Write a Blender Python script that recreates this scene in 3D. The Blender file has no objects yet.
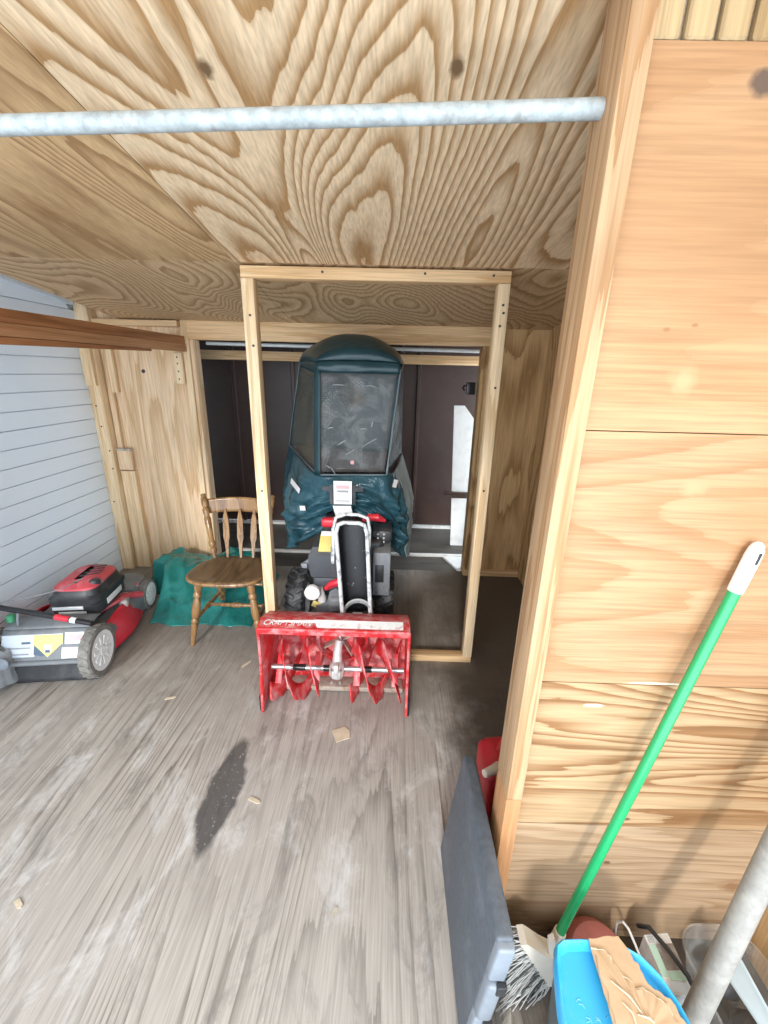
import bpy, bmesh, math, random
from mathutils import Vector, Matrix, Euler, noise as mnoise
V = Vector
C = bpy.context.scene.collection
SC = bpy.context.scene
R = math.radians

# ------------------------------------------------------------------ camera
cam_d = bpy.data.cameras.new('camera')
cam = bpy.data.objects.new('camera', cam_d)
C.objects.link(cam)
right = V((0.99952883, 0.01991132, 0.02335922))
down = V((0.02843623, -0.31423325, -0.94891983))
fwd = V((-0.011554, 0.94913698, -0.31465139))
m3 = Matrix((right, -down, -fwd)).transposed()
cam.matrix_world = Matrix.Translation((0, 0, 1.5)) @ m3.to_4x4()
cam_d.sensor_fit = 'VERTICAL'
cam_d.sensor_height = 36.0
cam_d.sensor_width = 27.0
cam_d.lens = 418.28 / 1024 * 36.0
cam_d.clip_start = 0.01
SC.camera = cam

# ------------------------------------------------------------------ light
SC.view_settings.view_transform = 'Standard'
SC.view_settings.look = 'None'
SC.view_settings.exposure = 0.2
SC.view_settings.gamma = 1.0
SC.view_settings.use_curve_mapping = False
w = bpy.data.worlds.new('daylight')
SC.world = w
w.use_nodes = True
bgn = w.node_tree.nodes['Background']
bgn.inputs[0].default_value = (0.81, 0.92, 1.03, 1)
bgn.inputs[1].default_value = 4.1
sun_d = bpy.data.lights.new('sun', 'SUN')
sun_d.energy = 1.7
sun_d.angle = R(6)
sun_d.color = (1.0, 0.97, 0.92)
sun = bpy.data.objects.new('sun', sun_d)
C.objects.link(sun)
sun.rotation_euler = V((0.14, 1.0, -0.42)).to_track_quat('-Z', 'Y').to_euler()

por_d = bpy.data.lights.new('door_opening', 'AREA')   # portal: guides the sky light through the open front
por_d.shape = 'RECTANGLE'
por_d.size, por_d.size_y = 3.4, 2.5
por_d.cycles.is_portal = True
por = bpy.data.objects.new('door_opening', por_d)
C.objects.link(por)
por.location = (-0.4, -0.7, 1.25)
por.rotation_euler = V((0, 1, 0)).to_track_quat('-Z', 'Z').to_euler()

# ------------------------------------------------------------------ materials
def nd(nt, t, **kw):
    n = nt.nodes.new(t)
    for k, v in kw.items():
        if k.startswith('i_'):
            n.inputs[k[2:].replace('_', ' ')].default_value = v
        else:
            setattr(n, k, v)
    return n

def newmat(name):
    m = bpy.data.materials.new(name)
    m.use_nodes = True
    nt = m.node_tree
    return m, nt, nt.nodes['Principled BSDF'], nt.links.new

def ramp(nt, stops):
    r = nt.nodes.new('ShaderNodeValToRGB')
    e = r.color_ramp.elements
    while len(e) < len(stops):
        e.new(0.5)
    for i, (p, c) in enumerate(stops):
        e[i].position = p
        e[i].color = (c[0], c[1], c[2], 1) if not isinstance(c, (int, float)) else (c, c, c, 1)
    return r

def mixc(nt, fac, a, b, mode='MIX'):
    n = nt.nodes.new('ShaderNodeMix')
    n.data_type = 'RGBA'
    n.blend_type = mode
    for idx, val in ((0, fac), (6, a), (7, b)):
        if isinstance(val, bpy.types.NodeSocket):
            nt.links.new(val, n.inputs[idx])
        elif isinstance(val, (int, float)):
            n.inputs[idx].default_value = val
        else:
            n.inputs[idx].default_value = (val[0], val[1], val[2], 1)
    return n.outputs[2]

def math_(nt, op, a, b=None, clamp=False):
    n = nt.nodes.new('ShaderNodeMath')
    n.operation = op
    n.use_clamp = clamp
    for i, v in enumerate((a, b)):
        if v is None:
            continue
        if isinstance(v, bpy.types.NodeSocket):
            nt.links.new(v, n.inputs[i])
        else:
            n.inputs[i].default_value = v
    return n.outputs[0]

def scaled(nt, vec, s, off=(0, 0, 0)):
    n = nt.nodes.new('ShaderNodeMapping')
    n.inputs['Scale'].default_value = s
    n.inputs['Location'].default_value = off
    nt.links.new(vec, n.inputs['Vector'])
    return n.outputs[0]

def noise(nt, vec, scale=1.0, detail=2.0, rough=0.5, dist=0.0):
    n = nt.nodes.new('ShaderNodeTexNoise')
    n.inputs['Scale'].default_value = scale
    n.inputs['Detail'].default_value = detail
    n.inputs['Roughness'].default_value = rough
    n.inputs['Distortion'].default_value = dist
    nt.links.new(vec, n.inputs['Vector'])
    return n.outputs['Fac']

def grain_nodes(nt, axis, rings, across, along, seed, wob=0.5, jag=1.3):
    """rotary cut grain: contour lines of a stretched height field; returns (ring value 0..1, fibre value, coordinates)"""
    tc = nt.nodes.new('ShaderNodeTexCoord').outputs['Object']
    s = [across] * 3
    s['xyz'.index(axis)] = along
    vec = scaled(nt, tc, s, (seed * 3.7, seed * 1.9, seed * 2.3))
    h = noise(nt, vec, 1.0, 1.2, 0.4, wob)
    f2 = [across * 6] * 3
    f2['xyz'.index(axis)] = along * 2.2
    h2 = noise(nt, scaled(nt, tc, f2, (seed, seed, seed)), 1.0, 2.0, 0.5)
    hh = math_(nt, 'ADD', math_(nt, 'MULTIPLY', h, rings), math_(nt, 'MULTIPLY', h2, jag))
    f4 = [across * 22] * 3
    f4['xyz'.index(axis)] = along * 9
    h4 = noise(nt, scaled(nt, tc, f4, (seed, 0, seed)), 1.0, 2.0, 0.55)
    hh = math_(nt, 'ADD', hh, math_(nt, 'MULTIPLY', h4, 0.38))
    ring = math_(nt, 'FRACT', hh)
    f3 = [170] * 3
    f3['xyz'.index(axis)] = 5
    fib = noise(nt, scaled(nt, tc, f3), 1.0, 2.0, 0.6)
    return ring, fib, tc

def wood(name, light, dark, axis='z', rings=14, across=2.0, along=0.35, seed=1, contrast=1.0, blotch=None, rough=0.65, spec=0.25, wob=0.5, knots=0, spots=()):
    m, nt, b, L = newmat(name)
    ring, fib, tc = grain_nodes(nt, axis, rings, across, along, seed, wob)
    mid = [light[i] * 0.55 + dark[i] * 0.45 for i in range(3)]
    r = ramp(nt, [(0.0, dark), (0.10, dark), (0.34, mid), (0.62, light), (0.93, light), (1.0, mid)])
    L(ring, r.inputs[0])
    col = mixc(nt, contrast, light, r.outputs[0])
    fr = ramp(nt, [(0.3, 0.80), (0.65, 1.08)])
    L(fib, fr.inputs[0])
    col = mixc(nt, 1.0, col, fr.outputs[0], 'MULTIPLY')
    if blotch:
        bn = noise(nt, tc, 2.2, 3.0, 0.55)
        br = ramp(nt, [(0.42, 0.0), (0.68, 1.0)])
        L(bn, br.inputs[0])
        col = mixc(nt, math_(nt, 'MULTIPLY', br.outputs[0], 0.6), col, blotch)
    if knots:
        vo = nt.nodes.new('ShaderNodeTexVoronoi')
        vo.inputs['Scale'].default_value = knots
        L(scaled(nt, tc, (1, 1, 1), (seed * .31, seed * .17, seed * .53)), vo.inputs['Vector'])
        kr = ramp(nt, [(0.05, 1.0), (0.085, 0.55), (0.12, 0.0)])
        L(vo.outputs['Distance'], kr.inputs[0])
        col = mixc(nt, kr.outputs[0], col, [dark[0] * .5, dark[1] * .42, dark[2] * .4])
    if spots:
        nz = noise(nt, tc, 30.0, 3.0, 0.6)
    for c, r3, colr, edge in spots:
        vm = nt.nodes.new('ShaderNodeVectorMath'); vm.operation = 'SUBTRACT'
        L(tc, vm.inputs[0]); vm.inputs[1].default_value = c
        vd = nt.nodes.new('ShaderNodeVectorMath'); vd.operation = 'DIVIDE'
        L(vm.outputs[0], vd.inputs[0]); vd.inputs[1].default_value = r3
        vl = nt.nodes.new('ShaderNodeVectorMath'); vl.operation = 'LENGTH'
        L(vd.outputs[0], vl.inputs[0])
        d = math_(nt, 'ADD', vl.outputs['Value'], math_(nt, 'MULTIPLY', math_(nt, 'SUBTRACT', nz, 0.5), 0.9))
        sr = ramp(nt, [(1.0 - edge, 1.0), (1.0, 0.0)])
        L(d, sr.inputs[0])
        col = mixc(nt, sr.outputs[0], col, colr)
    L(col, b.inputs['Base Color'])
    b.inputs['Roughness'].default_value = rough
    b.inputs['Specular IOR Level'].default_value = spec
    bp = nt.nodes.new('ShaderNodeBump')
    bp.inputs['Strength'].default_value = 0.12
    bp.inputs['Distance'].default_value = 0.002
    L(fib, bp.inputs['Height'])
    L(bp.outputs[0], b.inputs['Normal'])
    return m

def plain(name, col, rough=0.5, metal=0.0, spec=0.5, var=0.12, scale=30, dirt=None, dirt_amt=0.5, dirt_scale=9, bump=0.0, lo=0.5, hi=0.68, coat=0.0):
    m, nt, b, L = newmat(name)
    tc = nt.nodes.new('ShaderNodeTexCoord').outputs['Object']
    n = noise(nt, tc, scale, 4.0, 0.6)
    r = ramp(nt, [(0.25, [c * (1 - var) for c in col]), (0.75, [min(1, c * (1 + var)) for c in col])])
    L(n, r.inputs[0])
    c = r.outputs[0]
    if dirt:
        dn = noise(nt, tc, dirt_scale, 5.0, 0.65, 0.4)
        dr = ramp(nt, [(lo, 0.0), (hi, 1.0)])
        L(dn, dr.inputs[0])
        c = mixc(nt, math_(nt, 'MULTIPLY', dr.outputs[0], dirt_amt), c, dirt)
    L(c, b.inputs['Base Color'])
    b.inputs['Roughness'].default_value = rough
    b.inputs['Metallic'].default_value = metal
    b.inputs['Specular IOR Level'].default_value = spec
    b.inputs['Coat Weight'].default_value = coat
    if bump:
        bp = nt.nodes.new('ShaderNodeBump')
        bp.inputs['Strength'].default_value = bump
        bp.inputs['Distance'].default_value = 0.004
        L(n, bp.inputs['Height'])
        L(bp.outputs[0], b.inputs['Normal'])
    return m

def clear(name, tint, opacity, rough=0.15, scuff=0.25, scale=14):
    m, nt, b, L = newmat(name)
    tc = nt.nodes.new('ShaderNodeTexCoord').outputs['Object']
    n = noise(nt, tc, scale, 5.0, 0.65, 0.6)
    r = ramp(nt, [(0.45, max(0, opacity - scuff * .4)), (0.75, min(1, opacity + scuff))])
    L(n, r.inputs[0])
    L(r.outputs[0], b.inputs['Alpha'])
    b.inputs['Base Color'].default_value = (*tint, 1)
    b.inputs['Roughness'].default_value = rough
    return m

M = {}
# ------------------------------------------------------------------ mesh helpers
class MB:
    def __init__(s):
        s.bm = bmesh.new()
        s.mi = 0
    def _take(s, faces):
        for f in faces:
            f.material_index = s.mi
    def box(s, c, d, rot=None, bev=0.0, seg=2):
        """c centre, d full sizes, rot Euler/Matrix"""
        t = bmesh.new()
        bmesh.ops.create_cube(t, size=1.0)
        for v in t.verts:
            v.co = V((v.co.x * d[0], v.co.y * d[1], v.co.z * d[2]))
        if bev > 0:
            bmesh.ops.bevel(t, geom=list(t.edges), offset=min(bev, min(d) * 0.49), segments=seg, profile=0.5, affect='EDGES')
        mt = Matrix.Identity(4)
        if rot is not None:
            mt = (rot if isinstance(rot, Matrix) else Euler(rot).to_matrix()).to_4x4()
        mt = Matrix.Translation(c) @ mt
        bmesh.ops.transform(t, matrix=mt, verts=t.verts)
        s.merge(t)
        return s
    def b2(s, lo, hi, bev=0.0, seg=2):
        lo, hi = V(lo), V(hi)
        return s.box((lo + hi) / 2, hi - lo, None, bev, seg)
    def merge(s, t):
        mp = {}
        for v in t.verts:
            mp[v] = s.bm.verts.new(v.co)
        for f in t.faces:
            try:
                nf = s.bm.faces.new([mp[v] for v in f.verts])
                nf.material_index = s.mi
            except ValueError:
                pass
        t.free()
    def tube(s, pts, r, seg=12, caps=True, closed=False):
        pts = [V(p) for p in pts]
        n = len(pts)
        rs = r if isinstance(r, (list, tuple)) else [r] * n
        rings = []
        up = None
        for i, p in enumerate(pts):
            if closed:
                t = pts[(i + 1) % n] - pts[i - 1]
            elif i == 0:
                t = pts[1] - p
            elif i == n - 1:
                t = p - pts[i - 1]
            else:
                t = (pts[i + 1] - p).normalized() + (p - pts[i - 1]).normalized()
            t.normalize()
            if up is None:
                up = V((0, 0, 1)) if abs(t.z) < 0.9 else V((1, 0, 0))
            a = t.cross(up)
            if a.length < 1e-5:
                a = t.orthogonal()
            a.normalize()
            up = a.cross(t).normalized()
            rings.append([s.bm.verts.new(p + (a * math.cos(k * 2 * math.pi / seg) + up * math.sin(k * 2 * math.pi / seg)) * rs[i]) for k in range(seg)])
        m = n if closed else n - 1
        fs = []
        for i in range(m):
            A, B = rings[i], rings[(i + 1) % n]
            for k in range(seg):
                fs.append(s.bm.faces.new((A[k], A[(k + 1) % seg], B[(k + 1) % seg], B[k])))
        if caps and not closed:
            fs.append(s.bm.faces.new(rings[0][::-1]))
            fs.append(s.bm.faces.new(rings[-1]))
        s._take(fs)
        return s
    def lathe(s, prof, seg=24, mat=None, closed=False):
        """prof list of (r, z); spun round local Z, moved by mat"""
        mat = mat or Matrix.Identity(4)
        rings = []
        for r, z in prof:
            if r < 1e-6:
                rings.append([s.bm.verts.new(mat @ V((0, 0, z)))])
            else:
                rings.append([s.bm.verts.new(mat @ V((r * math.cos(k * 2 * math.pi / seg), r * math.sin(k * 2 * math.pi / seg), z))) for k in range(seg)])
        fs = []
        pairs = list(zip(rings, rings[1:])) + ([(rings[-1], rings[0])] if closed else [])
        for A, B in pairs:
            for k in range(seg):
                k2 = (k + 1) % seg
                if len(A) == 1 and len(B) == 1:
                    continue
                if len(A) == 1:
                    fs.append(s.bm.faces.new((A[0], B[k2], B[k])))
                elif len(B) == 1:
                    fs.append(s.bm.faces.new((A[k], A[k2], B[0])))
                else:
                    fs.append(s.bm.faces.new((A[k], A[k2], B[k2], B[k])))
        s._take(fs)
        return s
    def prism(s, pts, ext):
        """closed polygon (3D points) extruded by a vector"""
        ext = V(ext)
        a = [s.bm.verts.new(V(p)) for p in pts]
        b = [s.bm.verts.new(V(p) + ext) for p in pts]
        n = len(pts)
        fs = [s.bm.faces.new(a[::-1]), s.bm.faces.new(b)]
        for i in range(n):
            fs.append(s.bm.faces.new((a[i], a[(i + 1) % n], b[(i + 1) % n], b[i])))
        s._take(fs)
        return s
    def grid(s, fn, nu, nv, wrap=False):
        vs = [[s.bm.verts.new(V(fn(i / nu, j / nv))) for j in range(nv + 1)] for i in range(nu if wrap else nu + 1)]
        fs = []
        for i in range(nu):
            A, B = vs[i], vs[(i + 1) % len(vs)]
            for j in range(nv):
                fs.append(s.bm.faces.new((A[j], B[j], B[j + 1], A[j + 1])))
        s._take(fs)
        return s
    def loft(s, rings, cap0=True, cap1=True, closed=True):
        vs = [[s.bm.verts.new(V(p)) for p in r] for r in rings]
        fs = []
        n = len(vs[0])
        for A, B in zip(vs, vs[1:]):
            for k in range(n if closed else n - 1):
                k2 = (k + 1) % n
                fs.append(s.bm.faces.new((A[k], A[k2], B[k2], B[k])))
        if cap0: fs.append(s.bm.faces.new(vs[0][::-1]))
        if cap1: fs.append(s.bm.faces.new(vs[-1]))
        s._take(fs)
        return s
    def build(s, name, mats, parent=None, smooth=35, solid=0.0, sub=0):
        org = parent_world(parent)
        bmesh.ops.recalc_face_normals(s.bm, faces=s.bm.faces)
        inv = org.inverted()
        s.bm.transform(inv)
        me = bpy.data.meshes.new(name)
        s.bm.to_mesh(me)
        s.bm.free()
        for mt in (mats if isinstance(mats, (list, tuple)) else [mats]):
            me.materials.append(mt)
        if smooth:
            for p in me.polygons:
                p.use_smooth = True
            me.set_sharp_from_angle(angle=R(smooth))
        o = bpy.data.objects.new(name, me)
        C.objects.link(o)
        if parent is not None:
            o.parent = parent
        if solid:
            md = o.modifiers.new('thickness', 'SOLIDIFY')
            md.thickness = abs(solid)
            md.offset = 1 if solid > 0 else -1
        if sub:
            md = o.modifiers.new('smooth', 'SUBSURF')
            md.levels = md.render_levels = sub
        return o

LOCALS = {}
def parent_world(p):
    """geometry of ordinary things is given in room coordinates; things listed in LOCALS give theirs in their own frame"""
    if p is None or p.name in LOCALS:
        return Matrix.Identity(4)
    mt = Matrix.Identity(4)
    q = p
    while q is not None:
        if q.name in LOCALS:
            return Matrix.Identity(4)
        mt = Matrix.LocRotScale(q.location, q.rotation_euler, None) @ mt
        q = q.parent
    return mt

def tag(o, label, cat, group=None):
    o['label'] = label
    o['category'] = cat
    if group:
        o['group'] = group
    return o

def thing(name, label, cat, loc=(0, 0, 0), rotz=0.0, group=None, local=False):
    o = bpy.data.objects.new(name, None)
    o.empty_display_size = 0.1
    C.objects.link(o)
    o.location = loc
    o.rotation_euler = (0, 0, rotz)
    if local:
        LOCALS[o.name] = True
    return tag(o, label, cat, group)

def struct(o):
    o['kind'] = 'structure'
    return o

def rrect(x0, x1, y0, y1, r, n=5):
    pts = []
    for cx, cy, a0 in ((x1 - r, y1 - r, 0), (x0 + r, y1 - r, 90), (x0 + r, y0 + r, 180), (x1 - r, y0 + r, 270)):
        for k in range(n + 1):
            a = R(a0 + 90 * k / n)
            pts.append((cx + r * math.cos(a), cy + r * math.sin(a)))
    return pts

def N3(x, y, z, s=1.0):
    return mnoise.noise(V((x * s, y * s, z * s)))

# ------------------------------------------------------------------ woods
M['ceil_a'] = wood('ceiling plywood', (0.820, 0.618, 0.400), (0.440, 0.251, 0.110), 'y', 34, 1.9, 0.30, 3.0, 1.0, wob=0.6, spots=(((-.36, .977, 2.03), (.016, .03, .2), (.20, .12, .06), .5), ((.10, .963, 2.03), (.016, .03, .2), (.20, .12, .06), .5)))
M['ceil_b'] = wood('ceiling plywood darker', (0.660, 0.444, 0.235), (0.330, 0.179, 0.075), 'y', 26, 2.2, 0.3, 7.0, 0.9, blotch=(0.400, 0.251, 0.120))
M['ceil_c'] = wood('ceiling plywood back', (0.660, 0.463, 0.270), (0.360, 0.212, 0.095), 'y', 40, 1.5, 0.8, 9.0, 0.85)
M['ply_v'] = wood('pale plywood upright grain', (0.820, 0.598, 0.390), (0.600, 0.376, 0.190), 'z', 9, 2.6, 0.30, 4.0, 0.75)
M['ply_back_r'] = wood('brown plywood upright grain', (0.64, 0.41, 0.20), (0.38, 0.215, 0.085), 'z', 12, 2.2, 0.6, 5.0, 0.95)
M['part_top'] = wood('orange plywood', (0.439, 0.262, 0.137), (0.344, 0.175, 0.078), 'x', 9, 1.8, 0.45, 12.0, 0.5, blotch=(0.391, 0.201, 0.090), spots=(((.516, .768, 1.905), (.024, .05, .020), (.13, .085, .06), .45), ((.455, .768, 1.58), (.008, .05, .005), (.30, .15, .07), .6), ((.50, .768, 1.588), (.007, .05, .004), (.30, .15, .07), .6), ((.50, .768, 1.50), (.03, .05, .03), (0.440, 0.280, 0.148), .8)))
M['part_mid'] = wood('orange plywood second sheet', (0.422, 0.255, 0.137), (0.313, 0.152, 0.067), 'x', 13, 2.8, 0.6, 15.0, 0.6, blotch=(0.383, 0.194, 0.087), spots=(((.57, .768, 1.31), (.03, .05, .022), (0.440, 0.280, 0.150), .7), ((.60, .768, .8645), (.075, .05, .005), (0.654, 0.562, 0.418), .5)))
M['part_str'] = wood('strong grained plywood', (0.429, 0.285, 0.155), (0.229, 0.111, 0.044), 'x', 20, 4.2, 0.6, 21.0, 0.95, wob=0.6, spots=(((.475, .768, .80), (.026, .05, .006), (0.622, 0.533, 0.400), .5), ((.62, .768, .45), (.010, .05, .006), (.16, .09, .05), .5)))
M['part_low'] = wood('pale plywood low sheet', (0.426, 0.293, 0.182), (0.289, 0.175, 0.091), 'x', 24, 5.0, 0.6, 25.0, 0.65, spots=(((.955, .768, .215), (.045, .05, .03), (.26, .14, .07), .7), ((.60, .768, .29), (.012, .05, .008), (.16, .09, .05), .5)))
M['grooved'] = wood('grooved siding wood', (0.462, 0.329, 0.175), (0.294, 0.182, 0.077), 'z', 14, 3.0, 0.3, 28.0, 0.7)
M['stud'] = wood('pine stud', (0.860, 0.656, 0.420), (0.660, 0.425, 0.210), 'z', 7, 5.0, 0.35, 31.0, 0.7, knots=0)
M['stud_x'] = wood('pine stud lengthwise', (0.800, 0.550, 0.310), (0.580, 0.338, 0.150), 'x', 7, 5.0, 0.35, 33.0, 0.7)
M['post_front'] = wood('pine post', (0.480, 0.312, 0.176), (0.336, 0.175, 0.076), 'z', 10, 7.0, 0.5, 36.0, 0.8, knots=2.6)
M['post_block'] = wood('orange pine offcut', (0.480, 0.253, 0.124), (0.400, 0.186, 0.072), 'z', 6, 6.0, 0.4, 38.0, 0.6)
M['cedar'] = wood('red brown board', (0.36, 0.155, 0.065), (0.22, 0.085, 0.033), 'y', 8, 6.0, 0.3, 41.0, 0.8, rough=0.55)
M['cedar_l'] = wood('lighter red brown board', (0.47, 0.245, 0.12), (0.32, 0.14, 0.055), 'y', 8, 6.0, 0.3, 43.0, 0.8, rough=0.55)
M['oak'] = wood('worn varnished oak', (0.340, 0.191, 0.081), (0.187, 0.089, 0.034), 'z', 8, 6.0, 0.6, 46.0, 0.9, rough=0.2, spec=0.5)
M['oak_seat'] = wood('worn seat wood', (0.198, 0.124, 0.065), (0.074, 0.046, 0.025), 'y', 10, 6.0, 1.0, 48.0, 0.7, blotch=(0.080, 0.056, 0.036), rough=0.3, spec=0.4)
M['greywood'] = wood('weathered wood', (0.55, 0.49, 0.40), (0.30, 0.26, 0.21), 'z', 8, 6.0, 0.5, 51.0, 0.7)
M['white_paint'] = plain('white painted board', (0.85, 0.87, 0.86), 0.5, var=0.03, scale=14, dirt=(0.55, 0.55, 0.53), dirt_amt=0.3)
M['dirty_white'] = plain('dirty white board', (0.72, 0.72, 0.69), 0.6, var=0.05, dirt=(0.35, 0.33, 0.30), dirt_amt=0.5)

def siding_mat():
    m, nt, b, L = newmat('white vinyl siding')
    tc = nt.nodes.new('ShaderNodeTexCoord').outputs['Object']
    n = noise(nt, scaled(nt, tc, (1, 1.2, 1)), 1.6, 3.0, 0.5)
    r = ramp(nt, [(0.3, (0.76, 0.86, 0.96)), (0.7, (0.82, 0.90, 0.98))])
    L(n, r.inputs[0])
    L(r.outputs[0], b.inputs['Base Color'])
    b.inputs['Roughness'].default_value = 0.5
    return m
M['siding'] = siding_mat()

def floor_mat():
    m, nt, b, L = newmat('weathered floor plywood')
    ring, fib, tc = grain_nodes(nt, 'y', 26, 3.2, 0.17, 61.0, 0.45)
    sx = nt.nodes.new('ShaderNodeSeparateXYZ')
    L(tc, sx.inputs[0])
    X, Y = sx.outputs[0], sx.outputs[1]
    r = ramp(nt, [(0.0, (0.20, 0.175, 0.15)), (0.10, (0.27, 0.24, 0.21)), (0.32, (0.43, 0.39, 0.345)), (0.9, (0.48, 0.435, 0.39)), (1.0, (0.40, 0.36, 0.315))])
    L(ring, r.inputs[0])
    # wear hides the grain in patches
    wn = noise(nt, scaled(nt, tc, (1.5, 0.8, 1)), 1.7, 4.0, 0.6)
    wr = ramp(nt, [(0.40, 0.15), (0.62, 1.0)])
    L(wn, wr.inputs[0])
    col = mixc(nt, wr.outputs[0], (0.45, 0.41, 0.37), r.outputs[0])
    fr = ramp(nt, [(0.3, 0.80), (0.68, 1.08)])
    L(fib, fr.inputs[0])
    col = mixc(nt, 1.0, col, fr.outputs[0], 'MULTIPLY')
    # chalky pale scuffs
    cn = noise(nt, scaled(nt, tc, (2.6, 1.3, 1), (3, 8, 0)), 2.2, 6.0, 0.7, 0.5)
    cr = ramp(nt, [(0.54, 0.0), (0.72, 0.75)])
    L(cn, cr.inputs[0])
    col = mixc(nt, cr.outputs[0], col, (0.72, 0.71, 0.70))
    # grey dirt smears
    gn = noise(nt, scaled(nt, tc, (3.0, 1.1, 1), (1, 2, 0)), 2.6, 6.0, 0.72, 0.8)
    gr = ramp(nt, [(0.53, 0.0), (0.70, 0.65)])
    L(gn, gr.inputs[0])
    col = mixc(nt, gr.outputs[0], col, (0.17, 0.155, 0.145))
    # long oil stain
    wob = math_(nt, 'MULTIPLY', math_(nt, 'SUBTRACT', noise(nt, tc, 9.0, 4.0, 0.6), 0.5), 0.055)
    dx = math_(nt, 'DIVIDE', math_(nt, 'ABSOLUTE', math_(nt, 'SUBTRACT', math_(nt, 'ADD', X, wob), -0.592)), 0.070)
    dy = math_(nt, 'DIVIDE', math_(nt, 'ABSOLUTE', math_(nt, 'SUBTRACT', math_(nt, 'ADD', Y, wob), 1.150)), 0.262)
    dd = math_(nt, 'ADD', math_(nt, 'POWER', dx, 1.6), math_(nt, 'POWER', dy, 1.5))
    sr = ramp(nt, [(0.72, 1.0), (1.05, 0.0)])
    L(dd, sr.inputs[0])
    spk = ramp(nt, [(0.60, 1.0), (0.72, 0.25)])
    L(noise(nt, tc, 60.0, 3.0, 0.6), spk.inputs[0])
    col = mixc(nt, math_(nt, 'MULTIPLY', math_(nt, 'MULTIPLY', sr.outputs[0], spk.outputs[0]), 0.86), col, (0.060, 0.055, 0.055))
    # black subfloor grime and painted partition shade right of the sheet, grime round back
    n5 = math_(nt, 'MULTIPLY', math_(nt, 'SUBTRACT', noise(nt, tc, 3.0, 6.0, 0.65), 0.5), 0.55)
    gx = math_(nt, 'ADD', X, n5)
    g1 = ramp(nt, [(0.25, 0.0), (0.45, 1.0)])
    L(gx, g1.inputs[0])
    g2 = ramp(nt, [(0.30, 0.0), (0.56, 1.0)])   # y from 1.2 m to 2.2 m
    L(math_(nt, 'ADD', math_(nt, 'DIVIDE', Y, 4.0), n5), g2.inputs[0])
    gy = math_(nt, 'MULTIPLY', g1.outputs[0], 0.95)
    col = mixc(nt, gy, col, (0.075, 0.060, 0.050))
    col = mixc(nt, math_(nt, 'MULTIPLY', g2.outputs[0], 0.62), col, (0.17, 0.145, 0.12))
    L(col, b.inputs['Base Color'])
    b.inputs['Roughness'].default_value = 0.75
    b.inputs['Specular IOR Level'].default_value = 0.2
    bp = nt.nodes.new('ShaderNodeBump')
    bp.inputs['Strength'].default_value = 0.35
    bp.inputs['Distance'].default_value = 0.003
    L(math_(nt, 'ADD', fib, math_(nt, 'MULTIPLY', ring, 0.5)), bp.inputs['Height'])
    L(bp.outputs[0], b.inputs['Normal'])
    return m
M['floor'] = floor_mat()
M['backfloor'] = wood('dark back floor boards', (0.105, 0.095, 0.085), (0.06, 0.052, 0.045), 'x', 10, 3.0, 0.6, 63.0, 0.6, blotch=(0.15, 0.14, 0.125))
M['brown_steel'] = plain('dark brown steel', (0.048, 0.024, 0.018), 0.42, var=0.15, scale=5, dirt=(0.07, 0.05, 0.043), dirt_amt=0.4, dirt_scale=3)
M['galv'] = plain('galvanised steel', (0.40, 0.44, 0.445), 0.6, 0.2, var=0.3, scale=55, dirt=(0.27, 0.25, 0.225), dirt_amt=0.7, dirt_scale=30)
M['dirty_galv'] = plain('mud spattered galvanised steel', (0.30, 0.285, 0.26), 0.8, 0.0, var=0.16, scale=60, dirt=(0.42, 0.40, 0.365), dirt_amt=0.6, dirt_scale=18, bump=0.3)
M['nail'] = plain('dark nail head', (0.05, 0.04, 0.035), 0.5)

# ------------------------------------------------------------------ room shell
def ceil_z(y):
    return 1.918 - 0.110 * (y - 1.92)
FRONT = -0.7
def ceil_panel(x0, x1, y0, y1, mi, mb):
    mb.mi = mi
    g = 0.0015
    pts = [(x0 + g, y0 + g, ceil_z(y0)), (x1 - g, y0 + g, ceil_z(y0)), (x1 - g, y1 - g, ceil_z(y1)), (x0 + g, y1 - g, ceil_z(y1))]
    mb.prism(pts, (0, 0, 0.018))
mb = MB()
for x0, x1, a in ((-1.82, -0.66, 1), (-0.66, 0.56, 0), (0.56, 1.08, 0)):
    ceil_panel(x0, x1, FRONT, 1.93, a, mb)
    ceil_panel(x0, x1, 1.93, 3.06, 2, mb)
mb.mi = 1
mb.prism([(-2.3, FRONT, ceil_z(FRONT) + .16), (1.2, FRONT, ceil_z(FRONT) + .16), (1.2, 3.1, ceil_z(3.1) + .16), (-2.3, 3.1, ceil_z(3.1) + .16)], (0, 0, 0.03))
struct(mb.build('ceiling', [M['ceil_a'], M['ceil_b'], M['ceil_c']], smooth=0))

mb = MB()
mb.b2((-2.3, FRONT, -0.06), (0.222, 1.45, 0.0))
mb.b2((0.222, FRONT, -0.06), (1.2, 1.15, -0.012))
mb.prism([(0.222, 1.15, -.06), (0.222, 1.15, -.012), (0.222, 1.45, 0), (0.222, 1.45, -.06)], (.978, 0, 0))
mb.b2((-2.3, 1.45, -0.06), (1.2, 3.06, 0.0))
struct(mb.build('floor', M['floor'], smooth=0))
mb = MB()
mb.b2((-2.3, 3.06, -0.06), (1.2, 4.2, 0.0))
struct(mb.build('floor_back', M['backfloor'], smooth=0))

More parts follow.
